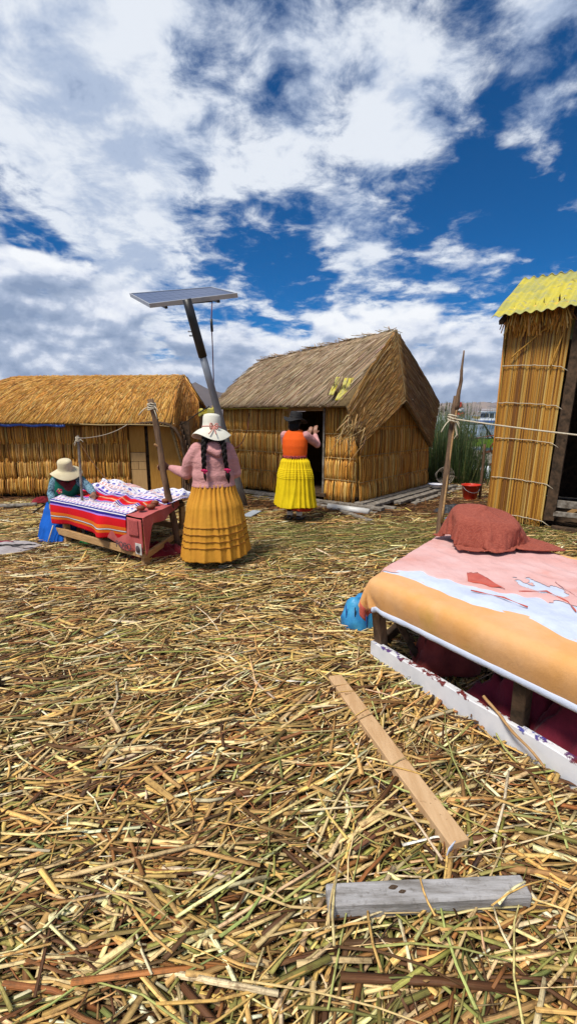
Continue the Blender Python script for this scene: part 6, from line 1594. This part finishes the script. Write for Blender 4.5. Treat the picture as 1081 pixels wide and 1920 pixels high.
for q_ in (-1, 1):
    tube('roof_rail', [bo0 + d_ * 13.7 * u_ + s_ * q_ * 1.3 + Vector((0, 0, 3.25)) for u_ in (.36, .6, .95)], .04, M['alu'], b1, 6)
    for u_ in (.36, .55, .75, .95): tube('rail_post', [bo0 + d_ * 13.7 * u_ + s_ * q_ * 1.3 + Vector((0, 0, 2.88)), bo0 + d_ * 13.7 * u_ + s_ * q_ * 1.3 + Vector((0, 0, 3.25))], .035, M['alu'], b1, 6)
    tube('blue_stripe', [bo0 + d_ * 13.7 * u_ + s_ * q_ * (1.6 * min(1, (u_ * 2.6) ** .6) + .02) + Vector((0, 0, .78 + .2 * (1 - u_) ** 2)) for u_ in [.12 + .08 * q2 for q2 in range(11)]], .07, M['boat_blue'], b1, 6)
    BX('blue_panel', .60, .80, 1.63, .85, 1.1, M['boat_blue'], .03) if q_ > 0 else None
# lime green launch
gq = at(906, 850, Y=24.5); gq.z = WATER; gdir = Vector((-.93, -.36, 0)).normalized()
b2 = empty('launch', tuple(gq), 0, 'lime green launch with open white-roofed cabin moored beyond the reeds', 'boat', 'boats by the island')
bo0 = gq + gdir * -0.9; bst = gq + gdir * 5.2; Lg = (bst - bo0).length
d_, s_ = hull('hull', bo0, bst, 1.7, .50, M['boat_white'], b2, .2)
def GX(name, x0, x1, y0, y1, z0, z1, mat, rk0=0.0):
    V = []
    for z_, rk in ((z0, 0), (z1, rk0)):
        for u_, y_ in ((x0 + rk, y0), (x1, y0), (x1, y1), (x0 + rk, y1)): V.append(gq + gdir * u_ + s_ * y_ + Vector((0, 0, z_)) - local(b2))
    return mesh(name, V, [(0, 3, 2, 1), (4, 5, 6, 7), (0, 1, 5, 4), (1, 2, 6, 5), (2, 3, 7, 6), (3, 0, 4, 7)], mat, b2)
for y_ in (-.76, .70): GX('coaming', 0.0, 3.2, y_, y_ + .06, .46, .92, M['lime'], .10)
GX('coaming', 0.0, .08, -.70, .70, .46, .92, M['lime'], .10)
GX('roof', .92, 3.3, -.82, .82, 1.70, 1.78, M['boat_white'])
for y_ in (-.73, .73):
    for (x0, x1) in ((.18, .92), (.55, .60), (1.50, 1.50), (2.6, 2.6)):
        zt = 1.70 if x1 != .60 else 1.30
        bar('window_post', gq + gdir * x0 + s_ * y_ + Vector((0, 0, .9)), gq + gdir * x1 + s_ * y_ + Vector((0, 0, zt)), .07, .07, M['black'], b2)
    bar('window_rail', gq + gdir * .10 + s_ * y_ + Vector((0, 0, .93)), gq + gdir * 3.2 + s_ * y_ + Vector((0, 0, .93)), .06, .06, M['black'], b2)
    bar('window_rail', gq + gdir * .92 + s_ * y_ + Vector((0, 0, 1.67)), gq + gdir * 3.2 + s_ * y_ + Vector((0, 0, 1.67)), .06, .06, M['black'], b2)
GX('tarpaulin', 1.5, 3.4, -.85, .85, 1.79, 2.05, M['boat_white'], .3)
# red railed jetty boat and small blue skiff nearer the shore
r0, r1 = at(868, 856, Y=19.5), at(935, 843, Y=18.5)
b3 = empty('moored_boat', (r0.x, r0.y, WATER), 0, 'grey reed-laden boat with dark red rail behind the stake', 'boat', 'boats by the island')
rd = (r1 - r0).normalized()
bar('rail', r0 - rd * .5, r1 + rd * 1.0, .06, .09, M['red_rail'], b3)
for k in range(5):
    p_ = r0.lerp(r1, k / 4 * 1.2 - .1); bar('rail_post', Vector((p_.x, p_.y, WATER)), p_, .05, .05, M['red_rail'], b3)
tube('hand_rail', [at(919, 846, Y=18.6), at(919, 838, Y=18.6), at(923, 832, Y=18.5), at(932, 829, Y=18.4), at(950, 828, Y=18.2)], .035, M['red_rail'], b3, 8)
hb = Vector((r0.x - .8, r0.y + .5, WATER)); d_, s_ = hull('hull', hb, hb + Vector((4.5, -1.2, 0)), 1.3, .55, M['old_wood'], b3, .15)
sk = at(868, 890, Y=14.2); sk.z = WATER
b4 = empty('skiff', tuple(sk), 0, 'small white skiff with blue inside at the water edge', 'boat', 'boats by the island')
d_, s_ = hull('hull', sk + Vector((-.2, .9, 0)), sk + Vector((2.9, -.5, 0)), 1.1, .42, M['boat_white'], b4, .2)
for k in (0.45, .7): 
    p_ = (sk + Vector((-.2, .9, .40))).lerp(sk + Vector((2.9, -.5, .40)), k); bar('thwart', p_ - s_ * .5, p_ + s_ * .5, .2, .04, M['boat_blue'], b4)
p_ = sk + Vector((1.3, .1, .38)); heap('tarp_bundle', p_, .35, .25, .22, M['boat_blue'], 101, parent=b4)
for k, (u, v, Y_, w__, h__) in enumerate(((893, 857, 15.8, .5, .12), (907, 862, 15.4, .6, .14), (920, 857, 15.6, .4, .15))):
    heap('reed_bundle', at(u, v, Y=Y_) - Vector((0, 0, .10)), w__, .25, h__ + .05, M['old_wood'], 110 + k, label=['grey reed bundle on the moored boat left of the stake', 'grey reed bundle just behind the stake top', 'grey reed bundle on the moored boat by the right hut'][k], cat='reed bundle', group='bundles on the moored boat')
tag(tube('mooring_rope', [at(870, 826, Y=21), at(900, 820, Y=20), at(935, 815, Y=19)], .02, M['red_rail'], None, 6), 'thin red mooring rope over the water behind the right hut', 'rope')
# flag
M['flag_red'] = fab('red_flag_cloth', (.62, .015, .02), (.52, .012, .015)); M['flag_white'] = fab('white_flag_cloth', (.74, .74, .80), (.68, .68, .75))
fb = at(864, 790, Y=20); fl = empty('flag', (fb.x, fb.y, WATER), 0, 'drooping red and white flag behind the right pole', 'flag')
stick('staff', (fb.x, fb.y, WATER), at(864, 754, Y=20), .02, .014, M['alu'], fl, 4, 0)
rows = [(754, 862, 864), (764, 859, 868), (772, 857, 871), (780, 855, 869)]
for k, mt in enumerate(('flag_red', 'flag_white', 'flag_red')):
    def fn(u, v, k=k):
        (v0, a0, a1), (v1, b0_, b1_) = rows[k], rows[k + 1]
        uu = (a0 + (b0_ - a0) * v) * (1 - u) + (a1 + (b1_ - a1) * v) * u; vv = v0 + (v1 - v0) * v + 3.0 * (u - .5) * (k + v) / 1.2
        return at(uu, vv, Y=20 + .08 * math.sin(u * 6 + v * 2))
    sheet('red_stripe' if mt == 'flag_red' else 'white_stripe', fn, 10, 6, M[mt], fl, .006)
# ------------------------------------------------------------------ thin lake haze
hz = mesh('haze', [(x_, y_, z_) for z_ in (-9, 420) for x_, y_ in ((-14200, -14200), (14200, -14200), (14200, 14200), (-14200, 14200))], BOXF, None)
m = bpy.data.materials.new('haze_air'); m.use_nodes = True; t = m.node_tree; t.nodes.clear()
pv = t.nodes.new('ShaderNodeVolumePrincipled'); pv.inputs['Color'].default_value = (.72, .82, 1, 1); pv.inputs['Density'].default_value = 3.6e-5
oo = t.nodes.new('ShaderNodeOutputMaterial'); t.links.new(pv.outputs[0], oo.inputs['Volume']); hz.data.materials.append(m)
tag(hz, 'thin pale haze over the lake and far hills', kind='stuff')
